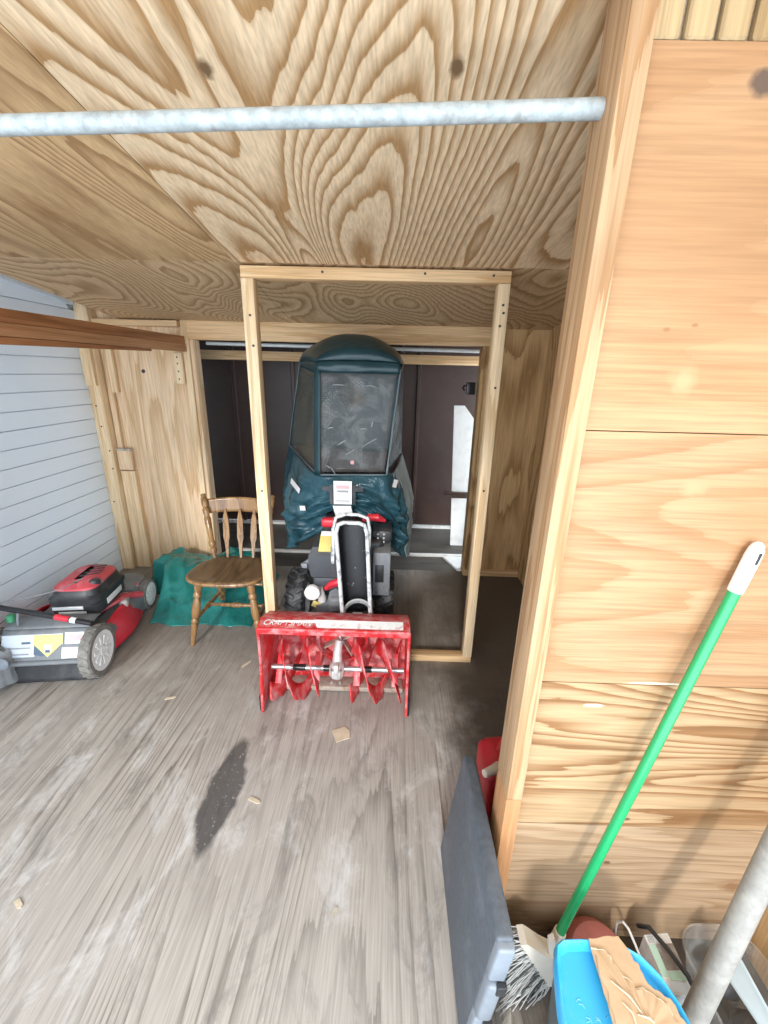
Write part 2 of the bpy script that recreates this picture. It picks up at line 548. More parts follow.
# left wall: overlapping white siding courses
mb = MB()
z = -0.02
step = 0.098
y0, y1 = FRONT, 2.93
while z < 2.36:
    za, zb = z, z + step
    # each course leans out towards its lower edge
    def top_at(y, zz):
        return min(zz, ceil_z(y) - 0.004)
    prof = [(-2.090, za), (-2.0695, za), (-2.067, za + 0.003), (-2.071, zb - 0.0042), (-2.095, zb - 0.0042), (-2.095, za)]
    ye = y1
    if zb > ceil_z(y1) + .13:
        ye = min(y1, 1.92 - (zb - 2.045) / 0.11)
    if ye > y0 + 0.05:
        mb.prism([(x, y0, zz) for x, zz in prof], (0, ye - y0, 0))
    z += step
mb.b2((-2.20, y0, -0.05), (-2.095, 3.06, 2.45))
struct(mb.build('wall_left', M['siding'], smooth=0))
mb = MB()
mb.prism([(-2.055, FRONT, ceil_z(FRONT) + .06), (-2.055, FRONT, ceil_z(FRONT) + .10), (-2.055, 2.92, ceil_z(2.92) + .10), (-2.055, 2.92, ceil_z(2.92) + .06)], (-0.03, 0, 0))
struct(mb.build('trim_1', M['siding'], smooth=0))

# back wall: plywood left and right of the wide opening, header over it
OP_L, OP_R, OP_T = -1.352, 0.600, 1.685
mb = MB()
mb.b2((-2.14, 3.02, 0), (OP_L, 3.04, ceil_z(3.03)))
mb.b2((-2.14, 3.022, ceil_z(3.03)), (-1.5, 3.04, ceil_z(3.03) + .16))
mb.mi = 1
mb.b2((OP_R, 3.02, 0.045), (1.06, 3.04, ceil_z(3.03)))
mb.mi = 2
mb.b2((OP_L - .06, 2.985, OP_T), (OP_R + .06, 3.055, ceil_z(3.0) + .01))
mb.b2((OP_R, 2.99, 0.0), (1.03, 3.04, 0.045))
struct(mb.build('wall_back', [M['ply_v'], M['ply_back_r'], M['stud_x']], smooth=0))
# jambs and nailers round the opening
mb = MB(); mb.b2((OP_L - 0.062, 2.982, 0), (OP_L - 0.022, 3.02, 1.80), 0.002); struct(mb.build('trim_2', M['stud']))
mb = MB(); mb.b2((OP_L - 0.020, 3.0, 0), (OP_L + 0.004, 3.10, OP_T), 0.002); struct(mb.build('trim_3', M['ply_v']))
mb = MB(); mb.b2((OP_R - 0.004, 3.0, 0), (OP_R + 0.020, 3.10, OP_T), 0.002); struct(mb.build('trim_4', M['ply_back_r']))
mb = MB(); mb.b2((OP_R + 0.022, 2.985, 0.045), (OP_R + 0.075, 3.02, 1.79), 0.002); struct(mb.build('trim_5', M['ply_back_r']))
# left corner post, cleat and notched block
mb = MB(); mb.b2((-2.070, 2.93, 0), (-1.985, 3.02, ceil_z(3.0) + .10), 0.003)
for zz in (0.55, 0.8, 0.93, 1.1, 1.24, 1.5):
    mb.mi = 1
    mb.lathe([(0, 0.0), (0.006, 0.0), (0.006, -0.003)], 8, Matrix.Translation((-2.02 + 0.02 * math.sin(zz * 9), 2.929, zz)) @ Matrix.Rotation(R(90), 4, 'X'))
struct(mb.build('trim_6', [M['stud'], M['nail']]))
mb = MB(); mb.b2((-1.98, 2.99, 0.78), (-1.945, 3.02, ceil_z(3.0) - .01), 0.002); struct(mb.build('trim_7', M['ply_v']))
mb = MB(); mb.b2((-1.98, 2.975, 0.0), (-1.875, 3.02, 0.775), 0.002); struct(mb.build('trim_8', M['stud']))
mb = MB(); mb.b2((-1.943, 2.978, 1.33), (-1.905, 3.02, 1.62), 0.002); struct(mb.build('trim_9', M['stud']))
mb = MB(); mb.b2((-2.065, 2.90, 1.375), (-1.995, 2.929, 1.66), 0.002); struct(mb.build('trim_10', M['stud']))
# top plate in the back left corner
mb = MB(); mb.b2((-1.98, 2.95, ceil_z(2.95) - 0.045), (OP_L - .07, 3.02, ceil_z(3.0) - 0.004), 0.002); struct(mb.build('trim_11', M['stud_x']))

# right wall and the near partition
mb = MB()
mb.b2((1.03, 0.25, -0.03), (1.06, 3.05, 2.3))
struct(mb.build('wall_right', M['ply_back_r'], smooth=0))
mb = MB()
PY = 0.768
zs = [(-0.012, 0.425, 3), (0.427, 0.860, 2), (0.862, 1.410, 1), (1.412, 1.950, 0)]
for a, bb, mi in zs:
    mb.mi = mi
    mb.b2((0.342, PY, a), (1.03, PY + 0.016, bb))
mb.mi = 5
mb.b2((0.342, PY + 0.014, 1.951), (1.03, PY + 0.022, ceil_z(PY) - .004))
mb.mi = 4
for k in range(14):
    x = 0.346 + k * 0.047
    mb.b2((x, PY - 0.001, 1.952), (x + 0.040, PY + 0.014, ceil_z(PY) - .004), 0.003, 1)
mb.mi = 3
mb.b2((0.342, PY + 0.075, -0.012), (1.03, PY + 0.09, ceil_z(PY + .09) - .006))
struct(mb.build('wall_near', [M['part_top'], M['part_mid'], M['part_str'], M['part_low'], M['grooved'], M['greywood']], smooth=0))
mb = MB(); mb.b2((0.305, 0.750, 0.525), (0.3425, 0.840, ceil_z(0.84) - .002), 0.0015); struct(mb.build('trim_12', M['post_front']))
mb = MB(); mb.b2((0.306, 0.751, -0.012), (0.3425, 0.840, 0.523), 0.0015); struct(mb.build('trim_13', M['post_block']))

# shallow room behind the opening: ribbed brown steel wall, rail, base strip
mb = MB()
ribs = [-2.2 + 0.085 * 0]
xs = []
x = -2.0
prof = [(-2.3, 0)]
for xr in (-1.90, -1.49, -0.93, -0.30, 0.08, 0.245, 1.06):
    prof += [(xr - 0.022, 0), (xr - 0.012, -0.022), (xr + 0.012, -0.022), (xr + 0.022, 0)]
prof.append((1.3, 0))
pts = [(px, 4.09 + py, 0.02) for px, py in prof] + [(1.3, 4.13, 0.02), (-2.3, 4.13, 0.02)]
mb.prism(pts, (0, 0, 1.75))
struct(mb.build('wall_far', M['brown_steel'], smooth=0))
mb = MB(); mb.b2((-2.3, 4.03, 0), (1.2, 4.065, 0.022)); struct(mb.build('baseboard_far', M['dirty_white']))
mb = MB(); mb.b2((-2.3, 3.555, 1.575), (1.2, 3.595, 1.645), 0.002); struct(mb.build('trim_14', M['stud_x']))
mb = MB(); mb.b2((-2.3, 3.05, 1.765), (1.2, 4.15, 1.79)); mb.b2((-2.35, 3.05, -0.05), (-2.3, 4.15, 1.8))
struct(mb.build('ceiling_back', M['brown_steel'], smooth=0))
mb = MB(); mb.b2((OP_L, 3.325, 0.0), (0.66, 3.36, 0.02), 0.002); struct(mb.build('trim_15', M['dirty_white']))

# ------------------------------------------------------------------ stud frame in front of the opening
FY0, FY1 = 1.955, 1.99
fr = thing('stud_frame', 'tall unfinished pine stud frame standing around the snowblower, touching the ceiling', 'frame', (-0.085, 1.92, 0))
mb = MB(); mb.b2((-0.640, FY0 - .025, 0.038), (-0.588, FY1, 1.860), 0.002); mb.build('stud', M['stud'], fr)
mb = MB(); mb.b2((0.425, FY0 - .025, 0.038), (0.473, FY1, 1.860), 0.002); mb.build('stud', M['stud'], fr)
mb = MB(); mb.b2((-0.640, FY0 - .025, 1.861), (0.473, FY1 + .01, ceil_z(FY1) - .004), 0.002); mb.build('top_plate', M['stud_x'], fr)
mb = MB(); mb.b2((-0.640, FY0 - .02, 0.0), (0.473, FY1, 0.037), 0.002); mb.build('bottom_plate', M['stud_x'], fr)
for x, zz in ((0.45, 1.78), (0.455, 1.75), (0.445, 1.70), (0.452, 1.45), (0.448, 0.98), (-0.61, 1.72), (-0.605, 1.6), (-0.612, .95), (-.3, 1.888), (.12, 1.89), (.40, 1.888)):
    mb = MB()
    mb.lathe([(0, 0.004), (0.005, 0.004), (0.005, -0.004), (0, -0.004)], 8, Matrix.Translation((x, FY0 - .026, zz)) @ Matrix.Rotation(R(90), 4, 'X'))
    mb.build('nail_head', M['nail'], fr)
# ------------------------------------------------------------------ more materials
M['red'] = plain('scuffed red paint', (0.66, 0.022, 0.028), 0.38, var=0.10, scale=12, dirt=(0.74, 0.42, 0.42), dirt_amt=0.8, dirt_scale=14, lo=0.46, hi=0.68)
M['red_in'] = plain('scratched red paint', (0.62, 0.025, 0.03), 0.4, var=0.15, scale=16, dirt=(0.72, 0.36, 0.35), dirt_amt=0.85, dirt_scale=18, lo=0.44, hi=0.64)
M['red_clean'] = plain('red plastic', (0.66, 0.03, 0.05), 0.35, var=0.08)
M['red_dusty'] = plain('dusty red plastic', (0.58, 0.07, 0.09), 0.45, var=0.12, scale=18, dirt=(0.60, 0.40, 0.38), dirt_amt=0.5)
M['worn_white'] = plain('worn white decal', (0.80, 0.79, 0.78), 0.5, var=0.06, scale=40, dirt=(0.62, 0.30, 0.30), dirt_amt=0.6, dirt_scale=22, lo=0.55, hi=0.62)
M['white'] = plain('white plastic', (0.90, 0.90, 0.89), 0.4, var=0.03)
M['paper'] = plain('white label', (0.86, 0.86, 0.86), 0.5, var=0.03)
M['yellow'] = plain('yellow label', (0.80, 0.66, 0.22), 0.5, var=0.05)
M['pink'] = plain('faded red print', (0.80, 0.42, 0.44), 0.5, var=0.1)
M['navy'] = plain('dark blue print', (0.07, 0.12, 0.18), 0.5)
M['print'] = plain('grey print', (0.30, 0.31, 0.33), 0.5)
M['black'] = plain('black plastic', (0.030, 0.032, 0.036), 0.42, var=0.2, dirt=(0.14, 0.14, 0.14), dirt_amt=0.35)
M['black_metal'] = plain('black enamel', (0.018, 0.018, 0.02), 0.28)
M['rubber'] = plain('tyre rubber', (0.045, 0.047, 0.052), 0.5, var=0.3, scale=40, dirt=(0.26, 0.26, 0.26), dirt_amt=0.5, dirt_scale=25)
M['grey_rubber'] = plain('dusty tyre rubber', (0.19, 0.18, 0.165), 0.8, var=0.2, scale=50, dirt=(0.33, 0.31, 0.28), dirt_amt=0.6, dirt_scale=30)
M['dark_grey'] = plain('charcoal plastic', (0.075, 0.082, 0.092), 0.45, var=0.12, dirt=(0.2, 0.2, 0.2), dirt_amt=0.3)
M['mid_grey'] = plain('grey plastic', (0.21, 0.225, 0.245), 0.45, var=0.1, dirt=(0.36, 0.36, 0.36), dirt_amt=0.4)
M['mower_grey'] = plain('dusty grey plastic', (0.185, 0.20, 0.215), 0.55, var=0.12, scale=20, dirt=(0.32, 0.31, 0.29), dirt_amt=0.5)
M['chute_rim'] = plain('scraped grey chute edge', (0.58, 0.60, 0.60), 0.55, var=0.2, scale=45, dirt=(0.10, 0.11, 0.12), dirt_amt=0.8, dirt_scale=30, lo=.55, hi=.64)
M['chute_in'] = plain('black chute plastic', (0.012, 0.013, 0.016), 0.5, var=0.2, dirt=(0.55, 0.56, 0.57), dirt_amt=0.6, dirt_scale=38, lo=.66, hi=.74)
M['steel'] = plain('bare steel', (0.55, 0.56, 0.57), 0.35, 0.7, var=0.15, dirt=(0.30, 0.27, 0.24), dirt_amt=0.4)
M['gear'] = plain('dull gearbox metal', (0.62, 0.61, 0.59), 0.5, 0.3, var=0.15, dirt=(0.35, 0.30, 0.26), dirt_amt=0.5)
M['rusty'] = plain('rusty scraper steel', (0.42, 0.36, 0.30), 0.7, 0.2, var=0.3, scale=40, dirt=(0.28, 0.15, 0.07), dirt_amt=0.7, dirt_scale=25)
M['mesh'] = plain('grey bag cloth', (0.20, 0.21, 0.22), 0.8, var=0.25, scale=10, dirt=(0.42, 0.43, 0.44), dirt_amt=0.5, dirt_scale=8)
M['green_cap'] = plain('green cap', (0.06, 0.28, 0.14), 0.45)

def fabric(name, col, col2, rough=0.32, scale=5.0, bump=0.5):
    m, nt, b, L = newmat(name)
    tc = nt.nodes.new('ShaderNodeTexCoord').outputs['Object']
    n = noise(nt, tc, scale, 5.0, 0.6, 0.5)
    r = ramp(nt, [(0.35, col), (0.72, col2)])
    L(n, r.inputs[0])
    L(r.outputs[0], b.inputs['Base Color'])
    b.inputs['Roughness'].default_value = rough
    n2 = noise(nt, tc, 16.0, 4.0, 0.55, 1.2)
    bp = nt.nodes.new('ShaderNodeBump')
    bp.inputs['Strength'].default_value = bump
    bp.inputs['Distance'].default_value = 0.012
    L(n2, bp.inputs['Height'])
    L(bp.outputs[0], b.inputs['Normal'])
    return m
M['teal'] = fabric('dark teal coated cloth', (0.018, 0.068, 0.095), (0.044, 0.122, 0.155), 0.17, 5.0, 0.8)
M['teal_roof'] = fabric('dark teal roof cloth', (0.010, 0.044, 0.056), (0.020, 0.066, 0.080), 0.36, 5.0, 0.25)
M['teal_faded'] = fabric('faded dusty teal cloth', (0.22, 0.30, 0.32), (0.38, 0.46, 0.48), 0.6, 7.0, 0.6)
M['seam_pale'] = plain('pale vinyl scuff', (0.36, 0.37, 0.37), 0.5)
M['seam'] = plain('seam tape', (0.16, 0.22, 0.24), 0.5)
M['tarp'] = fabric('green plastic tarp', (0.012, 0.150, 0.135), (0.022, 0.215, 0.195), 0.26, 6.0, 0.5)
M['vinyl'] = clear('clear cloudy vinyl', (0.20, 0.20, 0.19), 0.32, 0.13, 0.40, 9)
M['vinyl_side'] = clear('clear dusty side vinyl', (0.15, 0.14, 0.11), 0.42, 0.22, 0.25, 9)
M['clear'] = clear('clear plastic', (0.62, 0.63, 0.61), 0.16, 0.10, 0.14, 10)
M['bin_blue'] = plain('sky blue plastic lid', (0.05, 0.46, 0.86), 0.35, var=0.04, scale=8, dirt=(0.35, 0.60, 0.80), dirt_amt=0.25, dirt_scale=5)
M['scratch'] = plain('scratched blue plastic', (0.22, 0.58, 0.88), 0.5)
M['tote'] = plain('grey green plastic tote', (0.10, 0.115, 0.115), 0.5, var=0.12, dirt=(0.25, 0.25, 0.24), dirt_amt=0.4)
M['cardboard'] = plain('brown cardboard', (0.56, 0.39, 0.24), 0.85, var=0.07, scale=30, dirt=(0.42, 0.27, 0.15), dirt_amt=0.3)
M['torn'] = plain('torn cardboard core', (0.68, 0.55, 0.40), 0.9, var=0.1, scale=60)
M['green_handle'] = plain('green coated steel', (0.018, 0.33, 0.115), 0.25, var=0.05, coat=0.3)
M['bristle'] = plain('grey bristles', (0.62, 0.63, 0.62), 0.6, var=0.25, scale=30)
M['bristle_dark'] = plain('dark bristle root', (0.10, 0.11, 0.11), 0.8, var=0.3, scale=30)
M['ivory'] = plain('ivory plastic', (0.80, 0.76, 0.68), 0.4, var=0.05)
M['case'] = plain('blue grey moulded plastic', (0.085, 0.100, 0.120), 0.48, var=0.22, scale=70, dirt=(0.17, 0.19, 0.215), dirt_amt=0.5, dirt_scale=10, bump=0.25)
M['case_l'] = plain('pale grey case end', (0.23, 0.26, 0.30), 0.45, var=0.12, scale=30, dirt=(0.2, 0.21, 0.22), dirt_amt=0.4)
M['can_red'] = plain('red fuel can plastic', (0.42, 0.014, 0.020), 0.4, var=0.1)
M['maroon'] = plain('faded red bag', (0.42, 0.14, 0.12), 0.6, var=0.12)
M['dark_cloth'] = fabric('dark grey sheeting', (0.10, 0.10, 0.10), (0.20, 0.20, 0.195), 0.35, 9.0, 0.8)
M['mint'] = plain('mint green print', (0.46, 0.66, 0.56), 0.5, var=0.05)
M['photo'] = plain('dark printed picture', (0.26, 0.22, 0.20), 0.5, var=0.5, scale=45, dirt=(0.45, 0.40, 0.36), dirt_amt=0.6, dirt_scale=35)
M['pack_white'] = plain('white package', (0.74, 0.74, 0.72), 0.5, var=0.08, scale=60, dirt=(0.45, 0.45, 0.47), dirt_amt=0.5, dirt_scale=50)
M['strip'] = plain('pale aluminium strip', (0.66, 0.74, 0.76), 0.4, 0.2, var=0.05)
M['cord_white'] = plain('white cord', (0.72, 0.70, 0.67), 0.5)
M['chip'] = plain('wood chip', (0.62, 0.52, 0.38), 0.8, var=0.15)
M['grey_pipe'] = plain('pale painted pipe', (0.72, 0.75, 0.74), 0.45, 0.1, var=0.08)

# ------------------------------------------------------------------ text helper (glyphs turned into a mesh)
def glyphs(txt, size, mat4, shear=0.0, extr=0.0006):
    cu = bpy.data.curves.new('lettering', 'FONT')
    cu.body = txt
    cu.size = size
    cu.shear = shear
    cu.extrude = extr
    cu.align_x = 'CENTER'
    cu.align_y = 'CENTER'
    o = bpy.data.objects.new('lettering', cu)
    C.objects.link(o)
    dg = bpy.context.evaluated_depsgraph_get()
    me = bpy.data.meshes.new_from_object(o.evaluated_get(dg))
    bpy.data.objects.remove(o)
    bpy.data.curves.remove(cu)
    t = bmesh.new()
    t.from_mesh(me)
    bpy.data.meshes.remove(me)
    bmesh.ops.transform(t, matrix=mat4, verts=t.verts)
    return t

# ------------------------------------------------------------------ overhead pipe and boards
mb = MB()
def pipe_pts(a, b, n=14, sag=0.0):
    a, b = V(a), V(b)
    return [a.lerp(b, i / n) - V((0, 0, sag * 4 * (i / n) * (1 - i / n))) for i in range(n + 1)]
mb.tube(pipe_pts((-2.066, 0.80, 1.812), (0.3045, 0.80, 1.888), 16, 0.004), 0.0135, 16)
tag(mb.build('metal_pipe', M['galv']), 'long galvanised steel pipe running across under the ceiling to the near post', 'pipe')
mb = MB()
mb.tube(pipe_pts((OP_L + .012, 3.20, 1.690 - .015), (OP_R + .012, 3.20, 1.664), 8), 0.0125, 14)
tag(mb.build('metal_pipe', M['grey_pipe']), 'thin whitish pipe under the header of the dark opening behind the snowblower', 'pipe')

def board(lo, hi, m, label, nails=()):
    mb = MB()
    mb.b2(lo, hi, 0.003)
    o = mb.build('wood_board', m)
    return tag(o, label, 'board', 'red brown boards hung at the left')
def sagboard(x0, x1, y0, z00, z01, y1, z10, z11, m, label):
    mb = MB()
    mb.loft([[(x0, y0 + (y1 - y0) * t, z00 + (z10 - z00) * t), (x1, y0 + (y1 - y0) * t, z00 + (z10 - z00) * t), (x1, y0 + (y1 - y0) * t, z01 + (z11 - z01) * t), (x0, y0 + (y1 - y0) * t, z01 + (z11 - z01) * t)] for t in (0, .5, 1)])
    return tag(mb.build('wood_board', M[m], smooth=0), label, 'board', 'red brown boards hung at the left')
sagboard(-1.425, -1.392, 0.15, 1.628, 1.672, 2.978, 1.655, 1.703, 'cedar', 'dark red-brown long board, topmost of the three stacked at the left')
sagboard(-1.425, -1.386, 0.35, 1.583, 1.627, 2.976, 1.607, 1.654, 'cedar_l', 'lighter red-brown long board right under the darker upper one')
sagboard(-1.432, -1.390, 0.30, 1.535, 1.581, 2.55, 1.590, 1.601, 'cedar', 'lowest dark red-brown board with a tapering split edge at the left')
mb = MB(); mb.b2((-1.52, 0.15, 1.615), (-1.434, 2.85, 1.635), 0.003)
tag(mb.build('wood_board', M['cedar_l']), 'flat red-brown board lying behind the other three at the left', 'board', 'red brown boards hung at the left')
mb = MB(); mb.b2((-1.47, 2.95, 1.40), (-1.418, 2.981, 1.596), 0.003)
bk = tag(mb.build('wood_block', M['stud']), 'short pine block nailed under the end of the red-brown boards', 'block')
for zz in (1.43, 1.48, 1.53, 1.57):
    mb = MB(); mb.lathe([(0, 0.003), (0.005, 0.003), (0.005, -0.003), (0, -0.003)], 8, Matrix.Translation((-1.445, 2.949, zz)) @ Matrix.Rotation(R(90), 4, 'X'))
    mb.build('nail_head', M['nail'], bk)
# grey stain block on the back left corner
mb = MB(); mb.b2((-1.978, 2.965, 0.785), (-1.875, 2.989, 0.925), 0.003); mb.mi = 1
mb.b2((-1.982, 2.96, 0.925), (-1.872, 2.989, 0.942), 0.003)
tag(mb.build('wood_block', [M['ply_v'], M['greywood']]), 'small pine block with a dark stained top in the left back corner', 'block')
mb = MB(); mb.lathe([(0, 0.002), (0.013, 0.002), (0.013, -0.004), (0, -0.004)], 14, Matrix.Translation((-1.725, 3.0195, 1.475)) @ Matrix.Rotation(R(90), 4, 'X'))
struct(mb.build('trim_16', M['nail']))

# ------------------------------------------------------------------ behind the opening
lean = thing('painted_board', 'white painted board with a slanted top leaning against the right of the dark opening', 'board', (0.62, 3.5, 0))
mb = MB()
mb.prism([(0.578, 3.60, 0.0), (0.70, 3.60, 0.0), (0.70, 3.55, 1.14), (0.60, 3.545, 1.262), (0.512, 3.545, 1.262)], (0, 0.02, 0))
mb.build('panel', M['white_paint'], lean)
tri = MB()
tri.prism([(0.475, 3.31, 0.0), (0.70, 3.31, 0.0), (0.70, 3.075, 0.0), (0.565, 3.065, 0.0)], (0, 0, 0.016))
tag(tri.build('board_offcut', M['white_paint']), 'flat white painted offcut lying on the floor by the right jamb of the opening', 'board')
hk = thing('hinge_strap', 'dark brown metal strap crossing the white leaning board', 'strap', (0.6, 3.5, 0.5))
mb = MB()
mb.b2((0.475, 3.515, 0.508), (0.685, 3.545, 0.532), 0.003)
mb.build('bar', M['brown_steel'], hk)
mb = MB(); mb.b2((0.545, 3.52, 0.478), (0.685, 3.545, 0.507), 0.003); mb.build('plate', M['brown_steel'], hk)
lt = thing('door_latch', 'black metal latch fixed to the upper right jamb of the opening', 'latch', (0.54, 3.08, 1.41))
mb = MB(); mb.b2((0.520, 3.06, 1.37), (0.580, 3.09, 1.455), 0.004); mb.build('body', M['black_metal'], lt)
mb = MB(); mb.tube([(0.525, 3.07, 1.43), (0.50, 3.06, 1.43), (0.49, 3.05, 1.415), (0.505, 3.05, 1.40)], 0.006, 8); mb.build('hook', M['black_metal'], lt)

# ------------------------------------------------------------------ snowblower
sb = thing('snowblower', 'red two-stage snowblower with knobbly tyres facing the camera inside the stud frame', 'snowblower', (-0.225, 1.9, 0))
X0, X1 = -0.552, 0.103
AX, AZ, YB = 1.66, 0.155, 1.80
# housing profile in y,z (back curve)
def hp(off=0.0):
    p = [(1.545, 0.440 + off), (1.600, 0.456 + off)]
    for k in range(0, 11):
        a = R(70 - k * 15)
        p.append((1.655 + (0.235 + off) * math.cos(a) * 0.80, 0.215 + (0.215 + off) * math.sin(a)))
    return p
outer = hp(0.004)
inner = hp(0.0)
mb = MB()
rings = [[(x, y, max(z, 0.022)) for y, z in outer] for x in (X0, X1)]
poly = [(y, max(z, 0.02)) for y, z in outer] + [(y, max(z, 0.024)) for y, z in reversed(inner)]
mb.prism([(X0, y, z) for y, z in poly], (X1 - X0, 0, 0))
mb.build('auger_housing', M['red_in'], sb, smooth=40)
side = [(1.545, 0.444), (1.600, 0.460), (1.70, 0.425), (1.78, 0.37), (1.835, 0.30), (1.845, 0.19), (1.81, 0.06), (1.74, 0.02), (1.56, 0.012), (1.525, 0.006), (1.530, 0.08), (1.548, 0.20), (1.552, 0.30)]
for x, t in ((X0 - 0.004, 0.005), (X1 - 0.001, 0.005)):
    mb = MB()
    mb.prism([(x, y, z) for y, z in side], (t, 0, 0))
    # rolled front flange
    mb.tube([(x + t / 2, y, z) for y, z in ((1.528, 0.01), (1.531, 0.08), (1.548, 0.20), (1.552, 0.30), (1.547, 0.440))], 0.0065, 8)
    mb.build('side_plate', M['red'], sb, smooth=40)
    mb = MB()
    xo = x - 0.008 if x < -0.2 else x + t + 0.008
    mb.box((xo, 1.60, 0.045), (0.010, 0.13, 0.085), None, 0.004)
    mb.build('skid_shoe', M['black_metal'], sb)
mb = MB()
mb.tube([(X0, 1.545, 0.441), (X1, 1.545, 0.441)], 0.0075, 10)
mb.b2((X0, 1.54, 0.418), (X1, 1.548, 0.444), 0.002)
mb.build('front_lip', M['red'], sb)
# top deck with a worn white band and lettering
def deck_pt(u, v):
    return V((X0 + (X1 - X0) * u, 1.548 + 0.052 * v, 0.446 + 0.0165 * v))
mb = MB()
tl = math.atan2(0.0175, 0.062)
mb.grid(lambda u, v: deck_pt(0.36 + 0.60 * u + 0.03 * (1 - v) * (1 - u), 0.12 + 0.80 * v) + V((0, 0, 0.0012)), 14, 2)
mb.grid(lambda u, v: deck_pt(0.10 + 0.27 * u, 0.55 + 0.34 * v * (0.5 + .5 * u)) + V((0, 0, 0.0010)), 6, 1)
mb.build('worn_decal', M['worn_white'], sb)
mb = MB()
mt = Matrix.Translation(deck_pt(0.185, 0.48) + V((0, 0, 0.0018))) @ Matrix.Rotation(tl, 4, 'X') @ Matrix.Diagonal((0.88, 1.0, 1.0, 1.0))
mb.merge(glyphs('CRAFTSMAN', 0.042, mt, 0.35, 0.0004))
mb.build('brand_lettering', M['worn_white'], sb)
# auger
mb = MB()
mb.tube([(X0 + 0.012, AX, AZ), (X1 - 0.012, AX, AZ)], 0.013, 14)
mb.build('auger_shaft', M['steel'], sb)
for xa, xb in ((-0.435, -0.375), (-0.29, -0.26), (-0.10, -0.06)):
    mb = MB(); mb.tube([(xa, AX, AZ), (xb, AX, AZ)], 0.0155, 14); mb.build('shaft_sleeve', M['black_metal'], sb)
def ribbon(x0, x1, turns, ph, hand):
    mb = MB()
    n = 44
    def f(u, v):
        a = ph + hand * turns * 2 * math.pi * u
        rr = 0.070 + 0.075 * v + 0.006 * math.sin(u * n * 1.2) * v
        return (x0 + (x1 - x0) * u + (v - .5) * 0.016, AX + rr * math.cos(a), AZ + rr * math.sin(a))
    mb.grid(f, n, 3)
    return mb
for x0, x1, ph, hd in ((-0.525, -0.295, 0.6, 1), (-0.525, -0.295, 0.6 + math.pi, 1), (0.075, -0.155, 0.6, 1), (0.075, -0.155, 0.6 + math.pi, 1)):
    mb = ribbon(x0, x1, 0.95, ph, hd if x0 < -.3 else -hd)
    mb.build('auger_ribbon', M['red'], sb, smooth=50, solid=0.004)
for xx in (-0.50, -0.32, -0.13, 0.05):
    mb = MB()
    a = xx * 17
    mb.box((xx, AX, AZ), (0.03, 0.15, 0.006), Euler((a, 0, 0)).to_matrix(), 0.002)
    mb.build('auger_arm', M['red'], sb)
mb = MB()
gm = Matrix.Translation((-0.226, AX, AZ - 0.005)) @ Matrix.Rotation(R(90), 4, 'Y')
mb.lathe([(0, -0.034), (0.03, -0.034), (0.046, -0.018), (0.048, 0), (0.046, 0.018), (0.03, 0.034), (0, 0.034)], 22, gm)
mb.tube([(-0.226, AX, AZ + 0.01), (-0.226, AX + 0.02, AZ + 0.07), (-0.222, AX + 0.06, AZ + 0.11)], [0.026, 0.021, 0.018], 14)
mb.box((-0.226, AX - 0.035, AZ + 0.015), (0.026, 0.03, 0.075), None, 0.008)
mb.build('gearbox', M['gear'], sb)
for dx, dz in ((-.02, .03), (.02, .03), (-.02, -.035), (.02, -.035)):
    mb = MB(); mb.lathe([(0, 0.0), (0.006, 0.0), (0.006, 0.012), (0, 0.012)], 6, Matrix.Translation((-0.226 + dx, AX - 0.044, AZ - .005 + dz)) @ Matrix.Rotation(R(90), 4, 'X')); mb.build('bolt', M['steel'], sb)
# impeller opening
mb = MB()
im = Matrix.Translation((-0.215, 1.795, 0.235)) @ Matrix.Rotation(R(90), 4, 'X')
mb.lathe([(0.128, 0.0), (0.128, 0.028), (0.118, 0.032), (0.112, 0.028), (0.112, -0.02), (0.0, -0.02)], 36, im)
mb.build('impeller_ring', M['red'], sb)
for k in range(4):
    mb = MB()
    a = k * math.pi / 2 + 0.5
    c = V((-0.215 + 0.055 * math.cos(a), 1.79, 0.235 + 0.055 * math.sin(a)))
    mb.box(c, (0.10, 0.045, 0.007), Euler((0, -a, 0)).to_matrix(), 0.002)
    mb.build('impeller_blade', M['worn_white'] if k == 1 else M['rusty'], sb)
mb = MB(); mb.b2((X0 + 0.01, 1.675, 0.008), (X1 - 0.01, 1.76, 0.034), 0.004); mb.build('scraper_bar', M['rusty'], sb)
# chute
def chute_ring(t, o=0.0):
    c = V((-0.140, 1.835, 0.345)).lerp(V((-0.173, 1.895, 0.800)), t)
    w = 0.067 + 0.006 * t + o
    d = 0.080 - 0.012 * t
    z = V((0, 0, 1))
    pts = []
    for x, y in ((-w, -d), (-w, -0.01), (-w * 0.93, 0.02), (-w * .6, 0.035), (0, 0.04), (w * .6, 0.035), (w * .93, 0.02), (w, -0.01), (w, -d)):
        pts.append(c + V((x, y + o, 0)))
    return pts
mb = MB()
mb.loft([chute_ring(t) for t in (0, .2, .4, .6, .8, .95, 1.0)], False, False, closed=False)
top = chute_ring(1.0)
mb.build('chute', M['chute_in'], sb, smooth=50, solid=0.006)
ra = [chute_ring(t)[0] for t in (0.03, .2, .4, .6, .8, .97)]
rb = [chute_ring(t)[-1] for t in (0.03, .2, .4, .6, .8, .97)]
tp = chute_ring(1.0)
arch = [tp[0] + V((0.012, 0, 0.026)), tp[0].lerp(tp[-1], .25) + V((0, 0, 0.036)), tp[0].lerp(tp[-1], .75) + V((0, 0, 0.036)), tp[-1] + V((-0.012, 0, 0.026))]
mb = MB()
mb.tube(ra + arch + rb[::-1], 0.010, 8)
off = V((0, 0.07, 0.028))
